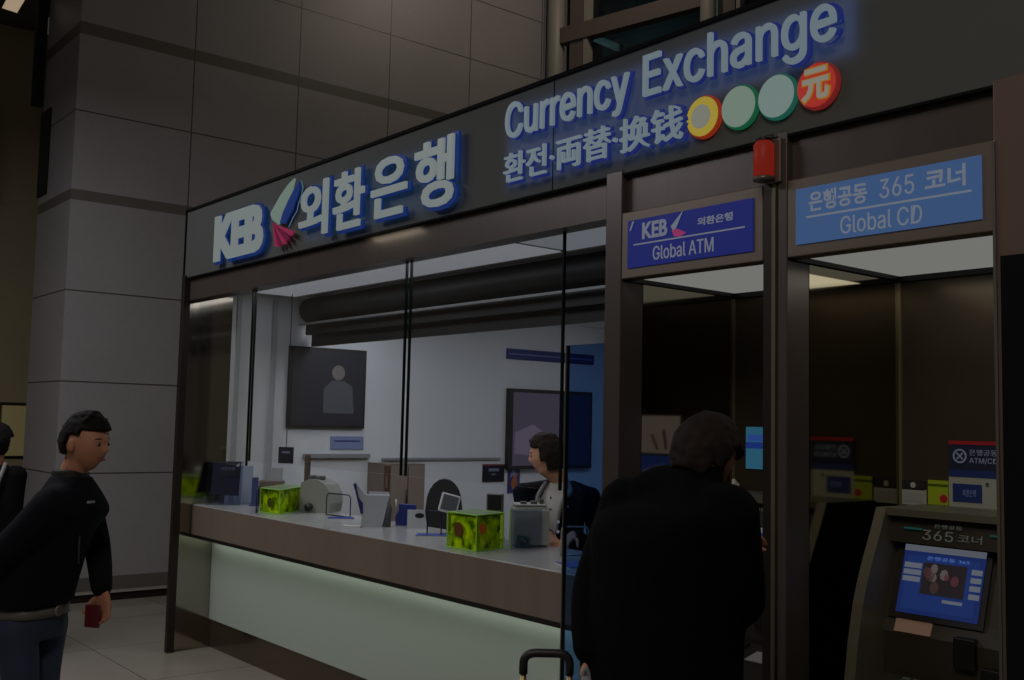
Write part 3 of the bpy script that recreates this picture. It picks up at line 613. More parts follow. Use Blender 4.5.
# card reader on a post
p = cz(302, 498); p.y = .66; Mx = frameM(p, CR+.2)
t = thing('phone_holder', 'brown upright handset on a grey stand behind the first lime box', 'phone', p)
box('stand_foot', (-.04, -.03, 0), (.04, .03, .018), GREY, t, M=Mx, bevel=.004); box('stand_body', (-.012, -.015, .018), (.03, .02, .22), GREY, t, M=Mx, bevel=.01)
box('handset', (-.045, -.03, .16), (-.005, .01, .36), mat('handset_brown', (84, 70, 60), .5), t, M=Mx, bevel=.012)
# rounded bill counting machine
p = cz(318, 509); Mx = frameM(p, CR-.25) @ Matrix.Scale(1.22, 4)
t = thing('bill_counter', 'rounded pale green grey note counting machine beside the first lime box', 'machine', p)
prof = [(-.075, 0), (.085, 0), (.095, .05), (.09, .10), (.065, .145), (.02, .17), (-.03, .172), (-.075, .15)]
poly('machine_body', [Mx @ Vector((x, -.06, z)) for x, z in prof], Mx.to_3x3() @ Vector((0, .16, 0)), GREYG, t)
boxes('machine_top', [((-.05, -.03, .170), (-.02, .02, .19)), ((-.01, -.03, .168), (.03, .02, .188))], mat('machine_dark', (86, 88, 86), .5), t, M=Mx, bevel=.004)
tube('feed_knob', [Mx @ Vector((-.02, -.062, .030)), Mx @ Vector((-.02, -.085, .030))], .024, mat('knob_dark', (30, 40, 40), .4), t, n=20, label='dark feed knob')
# wire stands
def wire_stand(px0, py0, px1, py1, h, lb, m_=WR, r=.0035, lean=0):
    a, b = cz(px0, py0), cz(px1, py1); d = (b-a)*.12
    t = thing('wire_stand', lb, 'stand', (a+b)/2, group='bent wire stands on the counter')
    top = Vector((0, 0, h)); q = Vector((lean*.0, lean, 0))
    tube('bent_wire', [a]+arc(a+top*.75+q, a+top+q, a+d*1.0+top+q)+arc(b-d+top+q, b+top+q, b+top*.75+q)+[b], r, m_, t, n=8)
    tube('foot_wire', [a+Vector((0, 0, .004)), b+Vector((0, 0, .004))], r, m_, t, n=8)
    return t
wire_stand(326, 515, 350, 518, .135, 'bent wire stand between the rounded counting machine and white cash holder')
wire_stand(427, 535, 441, 536, .125, 'bent wire stand left of the orange flower lime box')
wire_stand(258, 508, 256, 513, .14, 'dark wire stand at the side of the first lime box')
wire_stand(561, 556, 588, 552, .13, 'pale wire stand behind the blue glass divider', WRW)
# booklets
def booklet(px, py, wd, dp, rz, m_, lb, h=.008):
    p = cz(px, py); t = thing('booklet', lb, 'booklet', p)
    box('pages', (-wd/2, -dp/2, 0), (wd/2, dp/2, h*.7), mat('paper_white', (0, 0, 0)), t, M=frameM(p, rz)); box('cover', (-wd/2, -dp/2, h*.7), (wd/2, dp/2, h), m_, t, M=frameM(p, rz)); return t
BLU = mat('booklet_blue', (28, 52, 150), .5)
booklet(341, 519, .15, .09, CR+.1, BLU, 'blue booklet lying under the first wire stand')
booklet(432, 536, .16, .12, CR, BLU, 'blue booklet lying left of the orange flower lime box')
booklet(577, 566, .13, .17, CR+.3, BLU, 'blue booklet lying behind the blue glass divider')
booklet(352, 527, .10, .08, CR, mat('paper_white', (0, 0, 0)), 'small white notepad on the counter edge by the white cash holder')
# white tall holder with navy side
p = cz(372, 527); Mx = frameM(p, CR+.05)
t = thing('leaflet_rack', 'tall white tapering leaflet rack with a navy side panel on the counter', 'rack', p)
poly('rack_front', [Mx @ Vector(v) for v in ((-.065, 0, 0), (.055, 0, 0), (.09, 0, .175), (-.04, 0, .175), (-.085, 0, .225), (-.10, 0, .20), (-.06, 0, .06))], Mx.to_3x3() @ Vector((0, .07, 0)), mat('rack_white', (172, 176, 184), .5), t)
poly('navy_side', [Mx @ Vector(v) for v in ((-.065, -.004, .07), (-.10, -.004, .20), (-.112, -.004, .235), (-.098, -.004, .238), (-.078, -.004, .16), (-.055, -.004, .13), (-.052, -.004, .075))], Mx.to_3x3() @ Vector((0, .05, 0)), mat('rack_navy', (24, 34, 100), .5), t)
box('rack_back', (-.03, .07, 0), (.085, .08, .19), MC['rack_white'], t, M=Mx)
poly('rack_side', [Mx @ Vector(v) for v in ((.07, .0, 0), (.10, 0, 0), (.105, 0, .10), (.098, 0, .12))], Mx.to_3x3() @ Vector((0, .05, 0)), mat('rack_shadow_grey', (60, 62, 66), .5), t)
# blue figure and white tent card
p = cz(402, 523); Mx = frameM(p, CR)
t = thing('pen_holder', 'blue plastic pen holder with an angled top on the counter', 'holder', p)
poly('holder_body', [Mx @ Vector(v) for v in ((-.035, 0, 0), (.035, 0, 0), (.03, 0, .07), (.075, 0, .08), (.075, 0, .115), (-.02, 0, .12), (-.02, 0, .08), (-.04, 0, .05))], Mx.to_3x3() @ Vector((0, .05, 0)), mat('holder_blue', (30, 48, 130), .45), t)
tube('pen', [Mx @ Vector((-.03, .02, .05)), Mx @ Vector((-.04, .02, .145))], .005, WRW, t, n=8)
p = cz(417, 528); Mx = frameM(p, CR+.15)
t = thing('tent_card', 'white folded tent card with a dark oval beside the blue pen holder', 'card', p)
poly('card_front', [Mx @ Vector(v) for v in ((-.055, -.03, 0), (.055, -.03, 0), (.04, .0, .10), (-.055, .0, .10))], Mx.to_3x3() @ Vector((0, .004, 0)), mat('rack_white', (0, 0, 0)), t)
poly('card_rear', [Mx @ Vector(v) for v in ((-.055, .035, 0), (.055, .035, 0), (.04, .005, .10), (-.055, .005, .10))], Mx.to_3x3() @ Vector((0, .003, 0)), MC['rack_white'], t)
poly('printed_oval', [Mx @ Vector((.012+.026*math.cos(f), -.0105, .068+.014*math.sin(f))) for f in [i*math.pi/8 for i in range(16)]], Mx.to_3x3() @ Vector((0, -.003, .001)), BLACK, t)
# grey counting machine, small screen, teal block
p = cz(531, 545); Mx = frameM(p, CR+.12)
t = thing('counting_machine', 'large light grey note counting machine in front of the teller', 'machine', p)
box('machine_body', (-.085, -.0, 0), (.09, .16, .19), GREY, t, M=Mx, bevel=.018)
poly('machine_slope', [Mx @ Vector(v) for v in ((-.085, .0, .01), (-.085, -.035, .01), (-.085, -.01, .17), (-.085, .0, .18))], Mx.to_3x3() @ Vector((.17, 0, 0)), GREY, t)
box('machine_lid', (-.08, .01, .19), (.075, .15, .20), mat('machine_lid', (160, 164, 162), .5), t, M=Mx, bevel=.004)
boxes('lid_buttons', [((-.05, .03, .20), (-.02, .06, .212)), ((.0, .03, .20), (.03, .06, .215)), ((.045, .05, .20), (.065, .08, .225))], MC['machine_dark'], t, M=Mx, bevel=.002)
t = thing('tape_dispenser', 'small dark teal block standing before the large counting machine', 'dispenser', cz(523, 549))
Mx = frameM(cz(523, 548), CR); poly('block', [Mx @ Vector(v) for v in ((-.038, 0, 0), (.035, 0, 0), (.03, 0, .052), (-.028, 0, .06))], Mx.to_3x3() @ Vector((0, .02, 0)), mat('teal_plastic', (26, 84, 92), .4), t)
tube('tape_roll', [Mx @ Vector((0, -.003, .03)), Mx @ Vector((0, .023, .03))], .018, mat('teal_dark', (16, 56, 64), .4), t, n=16)
p = cz(494, 529); Mx = frameM(p, CR-.1)
t = thing('desk_display', 'small dark customer display on a post behind the second lime box', 'display', p)
box('display_post', (-.012, 0, 0), (.02, .02, .15), GREY, t, M=Mx); box('display_foot', (-.04, -.03, 0), (.05, .05, .012), GREY, t, M=Mx)
box('display_head', (-.04, -.02, .13), (.045, .02, .235), mat('display_grey', (96, 98, 102), .5), t, M=Mx, bevel=.006); box('display_screen', (-.032, -.024, .155), (.037, -.02, .228), BLACK, t, M=Mx)
# tall beige cabinet, brown reflection block seen over the counter
q = hX(376, 500, .02)
t = thing('storage_cabinet', 'grey brown storage cabinet against the white wall behind the white rack', 'cabinet', (.2, 1.75, 0))
box('cabinet_body', (.002, 1.50, 0), (.30, 1.82, 1.235), mat('cabinet_brown', (112, 100, 92), .5, var=.08), t); boxes('cabinet_door', [((.302, 1.51, .05), (.315, 1.655, 1.22)), ((.302, 1.665, .05), (.315, 1.81, 1.22))], mat('cabinet_door_brown', (126, 112, 104), .5), t)
tube('handle', [(.325, 1.645, .9), (.325, 1.645, 1.05)], .006, DARKST, t, n=8)
t = thing('reflection_block', 'narrow rust brown block standing in for a reflection at the glass edge', 'box', cz(386, 505))  # reflection in the glass built as a solid block
Mx = frameM(cz(386, 505), CR); box('box_body', (-.02, .02, 0), (.012, .09, .33), mat('rust_brown', (86, 60, 44), .6), t, M=Mx, bevel=.003); box('block_patch', (-.012, .017, .2), (.005, .02, .27), mat('rust_pale', (120, 96, 80), .6), t, M=Mx)
# office chair behind the counter, signature screen
c = hY(444, 505, 1.25); c.z = 0
t = thing('office_chair', 'black office chair with a rounded back in the teller room', 'chair', c)
Mx = frameM(c, CR)
CB = mat('chair_black', (34, 34, 38), .6)
prof = [(math.cos(f)*.165*(1 if abs(math.cos(f)) < .9 else .98), 1.06+math.sin(f)*.16 if math.sin(f) > 0 else .68) for f in [i*math.pi/12 for i in range(13)]]
prof = [(.11, .62), (.135, .85)]+[(x, z+.02) for x, z in [(math.cos(f)*.115, 1.0+math.sin(f)*.17) for f in [i*math.pi/10 for i in range(11)]]]+[(-.135, .85), (-.11, .62)]
poly('backrest', [Mx @ Vector((x, -.02, z)) for x, z in prof], Mx.to_3x3() @ Vector((0, .05, 0)), CB, t)
box('seat', (-.22, .02, .42), (.22, .46, .50), CB, t, M=Mx, bevel=.03); tube('post', [Mx @ Vector((0, .24, .06)), Mx @ Vector((0, .24, .42))], .03, BLACK, t)
tube('back_bar', [Mx @ Vector((0, .2, .41)), Mx @ Vector((0, .04, .43)), Mx @ Vector((0, .035, .70))], .02, BLACK, t)
for k in range(5):
    f = k*2*math.pi/5; e = Mx @ Vector((.27*math.cos(f), .24+.27*math.sin(f), .05))
    l_ = tube('leg', [Mx @ Vector((0, .24, .09)), e], [.025, .015], BLACK, t); tube('caster', [e+Vector((-.015, 0, -.022)), e+Vector((.015, 0, -.022))], .027, BLACK, l_, n=14)
p = cz(449, 519); Mx = frameM(p, CR+.1)
t = thing('signature_pad', 'tilted white framed signature screen on a post before the black chair', 'display', p)
tube('pad_post', [p, Mx @ Vector((0, .01, .12))], .012, GREY, t); tube('pad_foot', [p, p+Vector((0, 0, .01))], .045, GREY, t, n=20)
Mt = Mx @ Matrix.Translation((0, 0, .155)) @ Matrix.Rotation(.25, 4, 'Y') @ Matrix.Rotation(-.3, 4, 'X')
box('pad_frame', (-.052, -.01, -.05), (.052, .012, .052), WHITE, t, M=Mt, bevel=.006); box('pad_screen', (-.042, -.013, -.04), (.042, -.0095, .042), mat('pad_screen_grey', (84, 88, 100), .3), t, M=Mt)
# posters and displays on the white wall
def wall_item(name, px0, py0, px1, py1, th, m_, lb, cat, X=0.0, frame=None):
    a, b = hX(px0, py1, X), hX(px1, py0, X); z0, z1 = (a.z), (b.z)
    t = thing(name, lb, cat, (X, a.y, z0))
    if frame:
        box('frame', (X+.001, a.y, z0), (X+th, b.y, z1), frame, t); f_ = .03
        box('picture', (X+th, a.y+f_, z0+f_), (X+th+.003, b.y-f_, z1-f_), m_, t)
    else: box('sheet', (X+.001, a.y, z0), (X+th, b.y, z1), m_, t)
    return t, a, b
t, a, b = wall_item('wall_poster', 482, 464, 504, 482, .008, NAVY, 'navy poster with pale title to the left of the small picture poster', 'poster')
boxes('printed_title', [((.009, a.y+.06, b.z-.06), (.0095, b.y-.06, b.z-.035)), ((.009, a.y+.09, b.z-.09), (.0095, b.y-.09, b.z-.078))], mat('text_soft', (0, 0, 0)), t); box('printed_border', (.0088, a.y, b.z-.012), (.0095, b.y, b.z), mat('rose_line', (120, 50, 60), .5), t)
t, a, b = wall_item('wall_poster', 507, 469, 519.5, 493, .008, mat('poster_violet', (52, 50, 110), .5), 'small violet picture poster left of the teller', 'poster')
poly('printed_figure', [(.0095, a.y+.05, a.z+.03), (.0095, a.y+.11, a.z+.05), (.0095, a.y+.09, a.z+.13), (.0095, a.y+.12, a.z+.18), (.0095, a.y+.06, a.z+.14), (.0095, a.y+.03, a.z+.08)], (.001, 0, 0), mat('print_orange', (170, 96, 60), .5), t)
poly('printed_wing', [(.0095, a.y+.02, a.z+.13), (.0095, a.y+.10, a.z+.16), (.0095, a.y+.05, a.z+.20)], (.001, 0, 0), mat('print_pale_blue', (130, 140, 190), .5), t)
t = thing('wall_display', 'large dark framed display on the white wall above the teller', 'display', (0, 3.3, 1.2))
box('frame', (.001, 2.84, 1.17), (.05, 3.80, 1.85), mat('display_frame', (22, 22, 28), .4), t)
scn = box('screen', (.05, 2.88, 1.20), (.053, 3.77, 1.82), emit('display_violet', (48, 44, 58), 1), t)
box('screen_half', (.053, 3.40, 1.20), (.055, 3.77, 1.82), emit('display_blue', (8, 13, 32), 1), scn)
poly('screen_shape', [(.0535, 2.90, 1.30), (.0535, 3.30, 1.27), (.0535, 3.36, 1.42), (.0535, 3.1, 1.55), (.0535, 2.90, 1.48)], (.001, 0, 0), emit('display_pale', (68, 62, 78), 1), scn)
t = thing('framed_poster', 'dark framed poster with a pale figure on the white wall of the teller room', 'poster', (0, 1.1, 1.5))
box('frame', (.001, .80, 1.49), (.03, 1.44, 2.08), mat('display_frame', (0, 0, 0)), t)
pic = box('picture', (.03, .82, 1.51), (.033, 1.42, 2.06), mat('poster_ink', (28, 30, 46), .5), t)
disc('printed_face', (.033, 1.20, 1.90), (1, 0, 0), .055, .001, mat('print_face', (120, 112, 110), .6), pic, n=20)
poly('printed_suit', [(.034, 1.08, 1.60), (.034, 1.34, 1.60), (.034, 1.32, 1.80), (.034, 1.25, 1.84), (.034, 1.15, 1.84), (.034, 1.08, 1.78)], (.001, 0, 0), mat('print_suit', (78, 80, 92), .6), pic)
t = thing('wall_banner', 'blue banner strip high on the white wall over the large display', 'banner', (0, 3.2, 2.1))
box('strip', (.001, 2.83, 2.10), (.012, 3.85, 2.19), mat('banner_blue', (30, 44, 110), .5), t); box('strip_line', (.012, 2.85, 2.14), (.014, 3.83, 2.15), mat('banner_line', (110, 120, 170), .5), t)
t = thing('notice_strip', 'pale blue strip on the ledge below the framed poster', 'notice', (0, 1.25, 1.33))
box('sheet', (.001, 1.17, 1.335), (.01, 1.45, 1.43), mat('pale_blue_print', (120, 134, 176), .5), t); box('printed_line', (.01, 1.20, 1.39), (.012, 1.42, 1.40), mat('banner_blue', (0, 0, 0)), t)

# ------------------------------------------------------------------ people
def smooth_pts(pts, rad, n=5):
    P = [Vector(p) for p in pts]; out, ro = [], []
    for i in range(len(P)-1):
        p0, p1, p2, p3 = P[max(i-1, 0)], P[i], P[i+1], P[min(i+2, len(P)-1)]
        for k in range(n):
            t = k/n; out.append(.5*((2*p1)+(p2-p0)*t+(2*p0-5*p1+4*p2-p3)*t*t+(-p0+3*p1-3*p2+p3)*t**3)); ro.append(rad[i]+(rad[i+1]-rad[i])*t)
    out.append(P[-1]); ro.append(rad[-1]); return out, ro
def limb_into(bm, pts, rad, n=14, k=5):
    p, r = smooth_pts(pts, rad, k)
    d0, d1 = (p[0]-p[1]).normalized(), (p[-1]-p[-2]).normalized()
    P = [p[0]+d0*r[0]*.85, p[0]+d0*r[0]*.6, p[0]+d0*r[0]*.25]+p+[p[-1]+d1*r[-1]*.25, p[-1]+d1*r[-1]*.6, p[-1]+d1*r[-1]*.85]
    R_ = [r[0]*.35, r[0]*.75, r[0]*.97]+r+[r[-1]*.97, r[-1]*.75, r[-1]*.35]
    tube_into(bm, P, R_, n)
def loft_into(bm, rings, n=24, k=4, pw=2.3):
    """rings: (centre, half width vector, half depth vector)"""
    C, A, B = [list(map(Vector, z)) for z in zip(*rings)]
    def sm(L):
        o = []
        for i in range(len(L)-1):
            p0, p1, p2, p3 = L[max(i-1, 0)], L[i], L[i+1], L[min(i+2, len(L)-1)]
            for q in range(k):
                t = q/k; o.append(.5*((2*p1)+(p2-p0)*t+(2*p0-5*p1+4*p2-p3)*t*t+(-p0+3*p1-3*p2+p3)*t**3))
        return o+[L[-1]]
    C, A, B = sm(C), sm(A), sm(B); rg = []
    for c, a, b in zip(C, A, B):
        ring = []
        for i in range(n):
            f = 2*math.pi*i/n; cx, sx = math.cos(f), math.sin(f)
            ring.append(bm.verts.new(c + a*(math.copysign(abs(cx)**(2/pw), cx)) + b*(math.copysign(abs(sx)**(2/pw), sx))))
        rg.append(ring)
    for a, b in zip(rg, rg[1:]):
        for i in range(n): bm.faces.new((a[i], a[(i+1) % n], b[(i+1) % n], b[i]))
    bm.faces.new(rg[0][::-1]); bm.faces.new(rg[-1])
def g(x, s): return math.exp(-(x/s)**2)
def head_point(d, hair=0):
    """d: unit direction in head frame (x right, y forward, z up); returns a point (metres, head 0.23 tall)"""
    x, y, z = d
    rx, ry, rz = .074, .094, .115
    p = Vector((x*rx, y*ry, z*rz))
    if z < 0:
        t = -z; p.x *= 1-.30*t*t; 
        if y > 0: p.y *= 1-.06*t
        else: p.y *= 1-.25*t
    if y < 0: p.x *= 1.03; p.y *= 1.04
    if hair: return p
    f = max(0, y)
    p.y += .021*f*g(x, .13)*g(z+.16, .15) * (1.0 if z < -.02 else .7)       # nose
    p.y += .006*f*g(x, .10)*g(z-.02, .20)
    p.y += .005*f*g(x, .55)*g(z-.20, .10)                                    # brow
    p.y -= .010*f*(g(x-.36, .17)+g(x+.36, .17))*g(z-.04, .11)                # eye sockets
    p.y += .007*f*g(x, .26)*(g(z+.46, .055)+g(z+.57, .06))                   # lips
    p.y -= .004*f*g(x, .24)*g(z+.515, .025)
    p.y += .011*f*g(x, .26)*g(z+.86, .16)                                    # chin
    p.x += math.copysign(.004, x)*g(abs(x)-.75, .2)*g(z+.15, .15)*f
    return p
def sph(nu=48, nv=36):
    return [[Vector((math.sin(math.pi*j/nv)*math.cos(2*math.pi*i/nu), math.sin(math.pi*j/nv)*math.sin(2*math.pi*i/nu), math.cos(math.pi*j/nv))) for i in range(nu)] for j in range(nv+1)]
def frame3(F, tilt=0, lean=0):
    """columns right, forward, up; tilt>0 looks down"""
    F = Vector(F).normalized(); F.z = 0; F.normalize(); R_ = F.cross(Vector((0, 0, 1)))
    M_ = Matrix((R_, F, Vector((0, 0, 1)))).transposed()
    return M_ @ Matrix.Rotation(-tilt, 3, 'X') @ Matrix.Rotation(lean, 3, 'Y')
def head_into(bm, c, M3, s=1.0):
    G = sph(); V = [[bm.verts.new(c + M3 @ (head_point(d)*s)) for d in row] for row in G]
    for a, b in zip(V, V[1:]):
        for i in range(len(a)):
            j = (i+1) % len(a)
            try: bm.faces.new((a[i], a[j], b[j], b[i]))
            except ValueError: pass
    for sx in (-1, 1):   # ears
        e = c + M3 @ (Vector((sx*.076, -.008, -.008))*s)
        g_ = bmesh.ops.create_uvsphere(bm, u_segments=12, v_segments=10, radius=1)
        for v in g_['verts']:
            q = v.co.copy(); v.co = e + M3 @ (Vector((q.x*.008+sx*.004+sx*abs(q.y)*.004, q.y*.017, q.z*.031+ (0 if q.z > 0 else -.001)))*s)
def solid(name, bm, voxel, material, parent=None, iters=3, label=None):
    me = bpy.data.meshes.new('tmp'); bmesh.ops.remove_doubles(bm, verts=bm.verts[:], dist=1e-5); bmesh.ops.recalc_face_normals(bm, faces=bm.faces[:]); bm.to_mesh(me); bm.free()
    o = bpy.data.objects.new('tmp', me); COL.objects.link(o)
    r = o.modifiers.new('r', 'REMESH'); r.mode = 'VOXEL'; r.voxel_size = voxel
    s = o.modifiers.new('s', 'SMOOTH'); s.factor = .5; s.iterations = iters
    bpy.context.view_layer.update()
    m2 = bpy.data.meshes.new_from_object(o.evaluated_get(bpy.context.evaluated_depsgraph_get()))
    bpy.data.objects.remove(o); bpy.data.meshes.remove(me)
    return link(name, m2, material, parent, smooth=True, label=label)
def hand_into(bm, wrist, dirv, palmn, s=1.0, curl=.5, right=True):
    """palm from the wrist along dirv, palmn points out of the palm"""
    d = Vector(dirv).normalized(); n = (Vector(palmn)-d*Vector(palmn).dot(d)).normalized(); sd = d.cross(n) * (1 if right else -1)
    W = Vector(wrist)
    loft_into(bm, [(W-d*.01*s, sd*.026*s, n*.018*s), (W+d*.03*s, sd*.037*s, n*.015*s), (W+d*.075*s, sd*.041*s, n*.014*s), (W+d*.092*s, sd*.036*s, n*.011*s)], n=16, k=3)
    for i, (off, ln) in enumerate(((-.030, .070), (-.010, .080), (.010, .076), (.029, .060))):
        p = W+d*.085*s+sd*off*s*1.02; a = curl*.5; pts = [p-d*.02*s]; 
        for seg in (ln*.42, ln*.33, ln*.25):
            dd = d*math.cos(a)+n*math.sin(a); p = p+dd*seg*s; pts.append(p); a += curl*.75
        limb_into(bm, pts, [.0092*s, .0090*s, .0082*s, .0070*s], n=10, k=3)
    p = W+d*.025*s-sd*.030*s; a = d*.55-sd*.70+n*.35; a.normalize(); b_ = (a*.6+d*.5+n*.5*curl).normalized()
    limb_into(bm, [p+sd*.01*s, p+a*.030*s, p+a*.030*s+b_*.028*s, p+a*.030*s+b_*.052*s], [.0125*s, .0115*s, .0100*s, .0085*s], n=10, k=3)
def eyes(c, M3, s, parent, ic=(30, 20, 14)):
    for sx in (-1, 1):
        e = c + M3 @ (Vector((sx*.030, .073, .004))*s)
        bm = bmesh.new(); bmesh.ops.create_uvsphere(bm, u_segments=14, v_segments=10, radius=.0112*s, matrix=Matrix.Translation(e))
        o = link('eye', bm_mesh(bm), mat('eye_white', (120, 112, 106), .5), parent, smooth=True)
        bp_ = [c + M3 @ (Vector((sx*xx, yy, zz))*s) for xx, yy, zz in ((.014, .0875, .023), (.030, .084, .028), (.046, .071, .023))]
        tube('eyebrow', bp_, [.0022*s, .003*s, .002*s], mat('brow_dark', (20, 15, 14), .8), parent, n=6)
        f = (M3 @ Vector((0, 1, 0))); disc('iris', e+f*.0100*s, f, .0062*s, .0022*s, mat('iris_dark', ic, .2), o, n=14)
def mouth(c, M3, s, parent):
    tube('lips', [c + M3 @ (Vector(v)*s) for v in ((-.022, .0800, -.058), (-.010, .0880, -.0565), (.0, .0895, -.0580), (.010, .0880, -.0565), (.022, .0800, -.058))], [.002*s, .0045*s, .0045*s, .0045*s, .002*s], mat('lip_rose', (128, 70, 64), .5), parent, n=8)
def hair(c, M3, s, parent, material, test, thick=.012, name='hair', voxel=.006):
    bm = bmesh.new(); G = sph(60, 44); V = {}
    def keep(j, i): return test(G[j][i % 60])
    def pt(j, i, out):
        d = G[j][i % 60]; p = head_point(d, 1); nn_ = Vector((d.x/.074, d.y/.094, d.z/.115)).normalized()
        th = thick*(1+.35*noise.noise(d*5)+.25*noise.noise(d*13))
        p = p+nn_*(th if out else -.004); return c+M3 @ (p*s)
    faces = [(j, i) for j in range(44) for i in range(60) if keep(j, i) and keep(j+1, i) and keep(j, i+1) and keep(j+1, i+1)]
    def v(j, i, o):
        k = (j if 0 < j < 44 else j, i % 60 if 0 < j < 44 else 0, o)
        if k not in V: V[k] = bm.verts.new(pt(j, i, o))
        return V[k]
    fs_ = set(faces)
    for j, i in faces:
        for o in (True, False):
            q = [v(j, i, o), v(j, i+1, o), v(j+1, i+1, o), v(j+1, i, o)]; q2 = []
            for x in q:
                if x not in q2: q2.append(x)
            if len(q2) > 2:
                try: bm.faces.new(q2)
                except ValueError: pass
        for (dj, di, a, b_) in ((0, -1, (j, i), (j+1, i)), (0, 1, (j, i+1), (j+1, i+1)), (-1, 0, (j, i), (j, i+1)), (1, 0, (j+1, i), (j+1, i+1))):
            nj, ni = j+dj, (i+di) % 60
            if (nj, ni) not in fs_ and 0 <= nj < 44:
                try: bm.faces.new([v(*a, True), v(*b_, True), v(*b_, False), v(*a, False)])
                except ValueError: pass
    return bm
def shoe_into(bm, ank, F, s=1.0, z=0.0):
    F = Vector(F).normalized(); R_ = F.cross(Vector((0, 0, 1))); a = Vector((ank[0], ank[1], z))
    loft_into(bm, [(a-F*.075*s+Vector((0, 0, .032)), R_*.024*s, Vector((0, 0, .03))), (a-F*.04*s+Vector((0, 0, .042)), R_*.036*s, Vector((0, 0, .04))), (a+F*.05*s+Vector((0, 0, .038)), R_*.042*s, Vector((0, 0, .036))), (a+F*.13*s+Vector((0, 0, .026)), R_*.046*s, Vector((0, 0, .024))), (a+F*.185*s+Vector((0, 0, .020)), R_*.028*s, Vector((0, 0, .018)))], n=18, k=3)
SKIN = mat('skin', (176, 122, 96), .55); SKIN2 = mat('skin_light', (206, 152, 126), .55)
HAIRB = mat('hair_black', (16, 13, 13), .8, spec=.2); HAIRBR = mat('hair_brown', (32, 22, 20), .75, spec=.2)
Z = Vector((0, 0, 1))

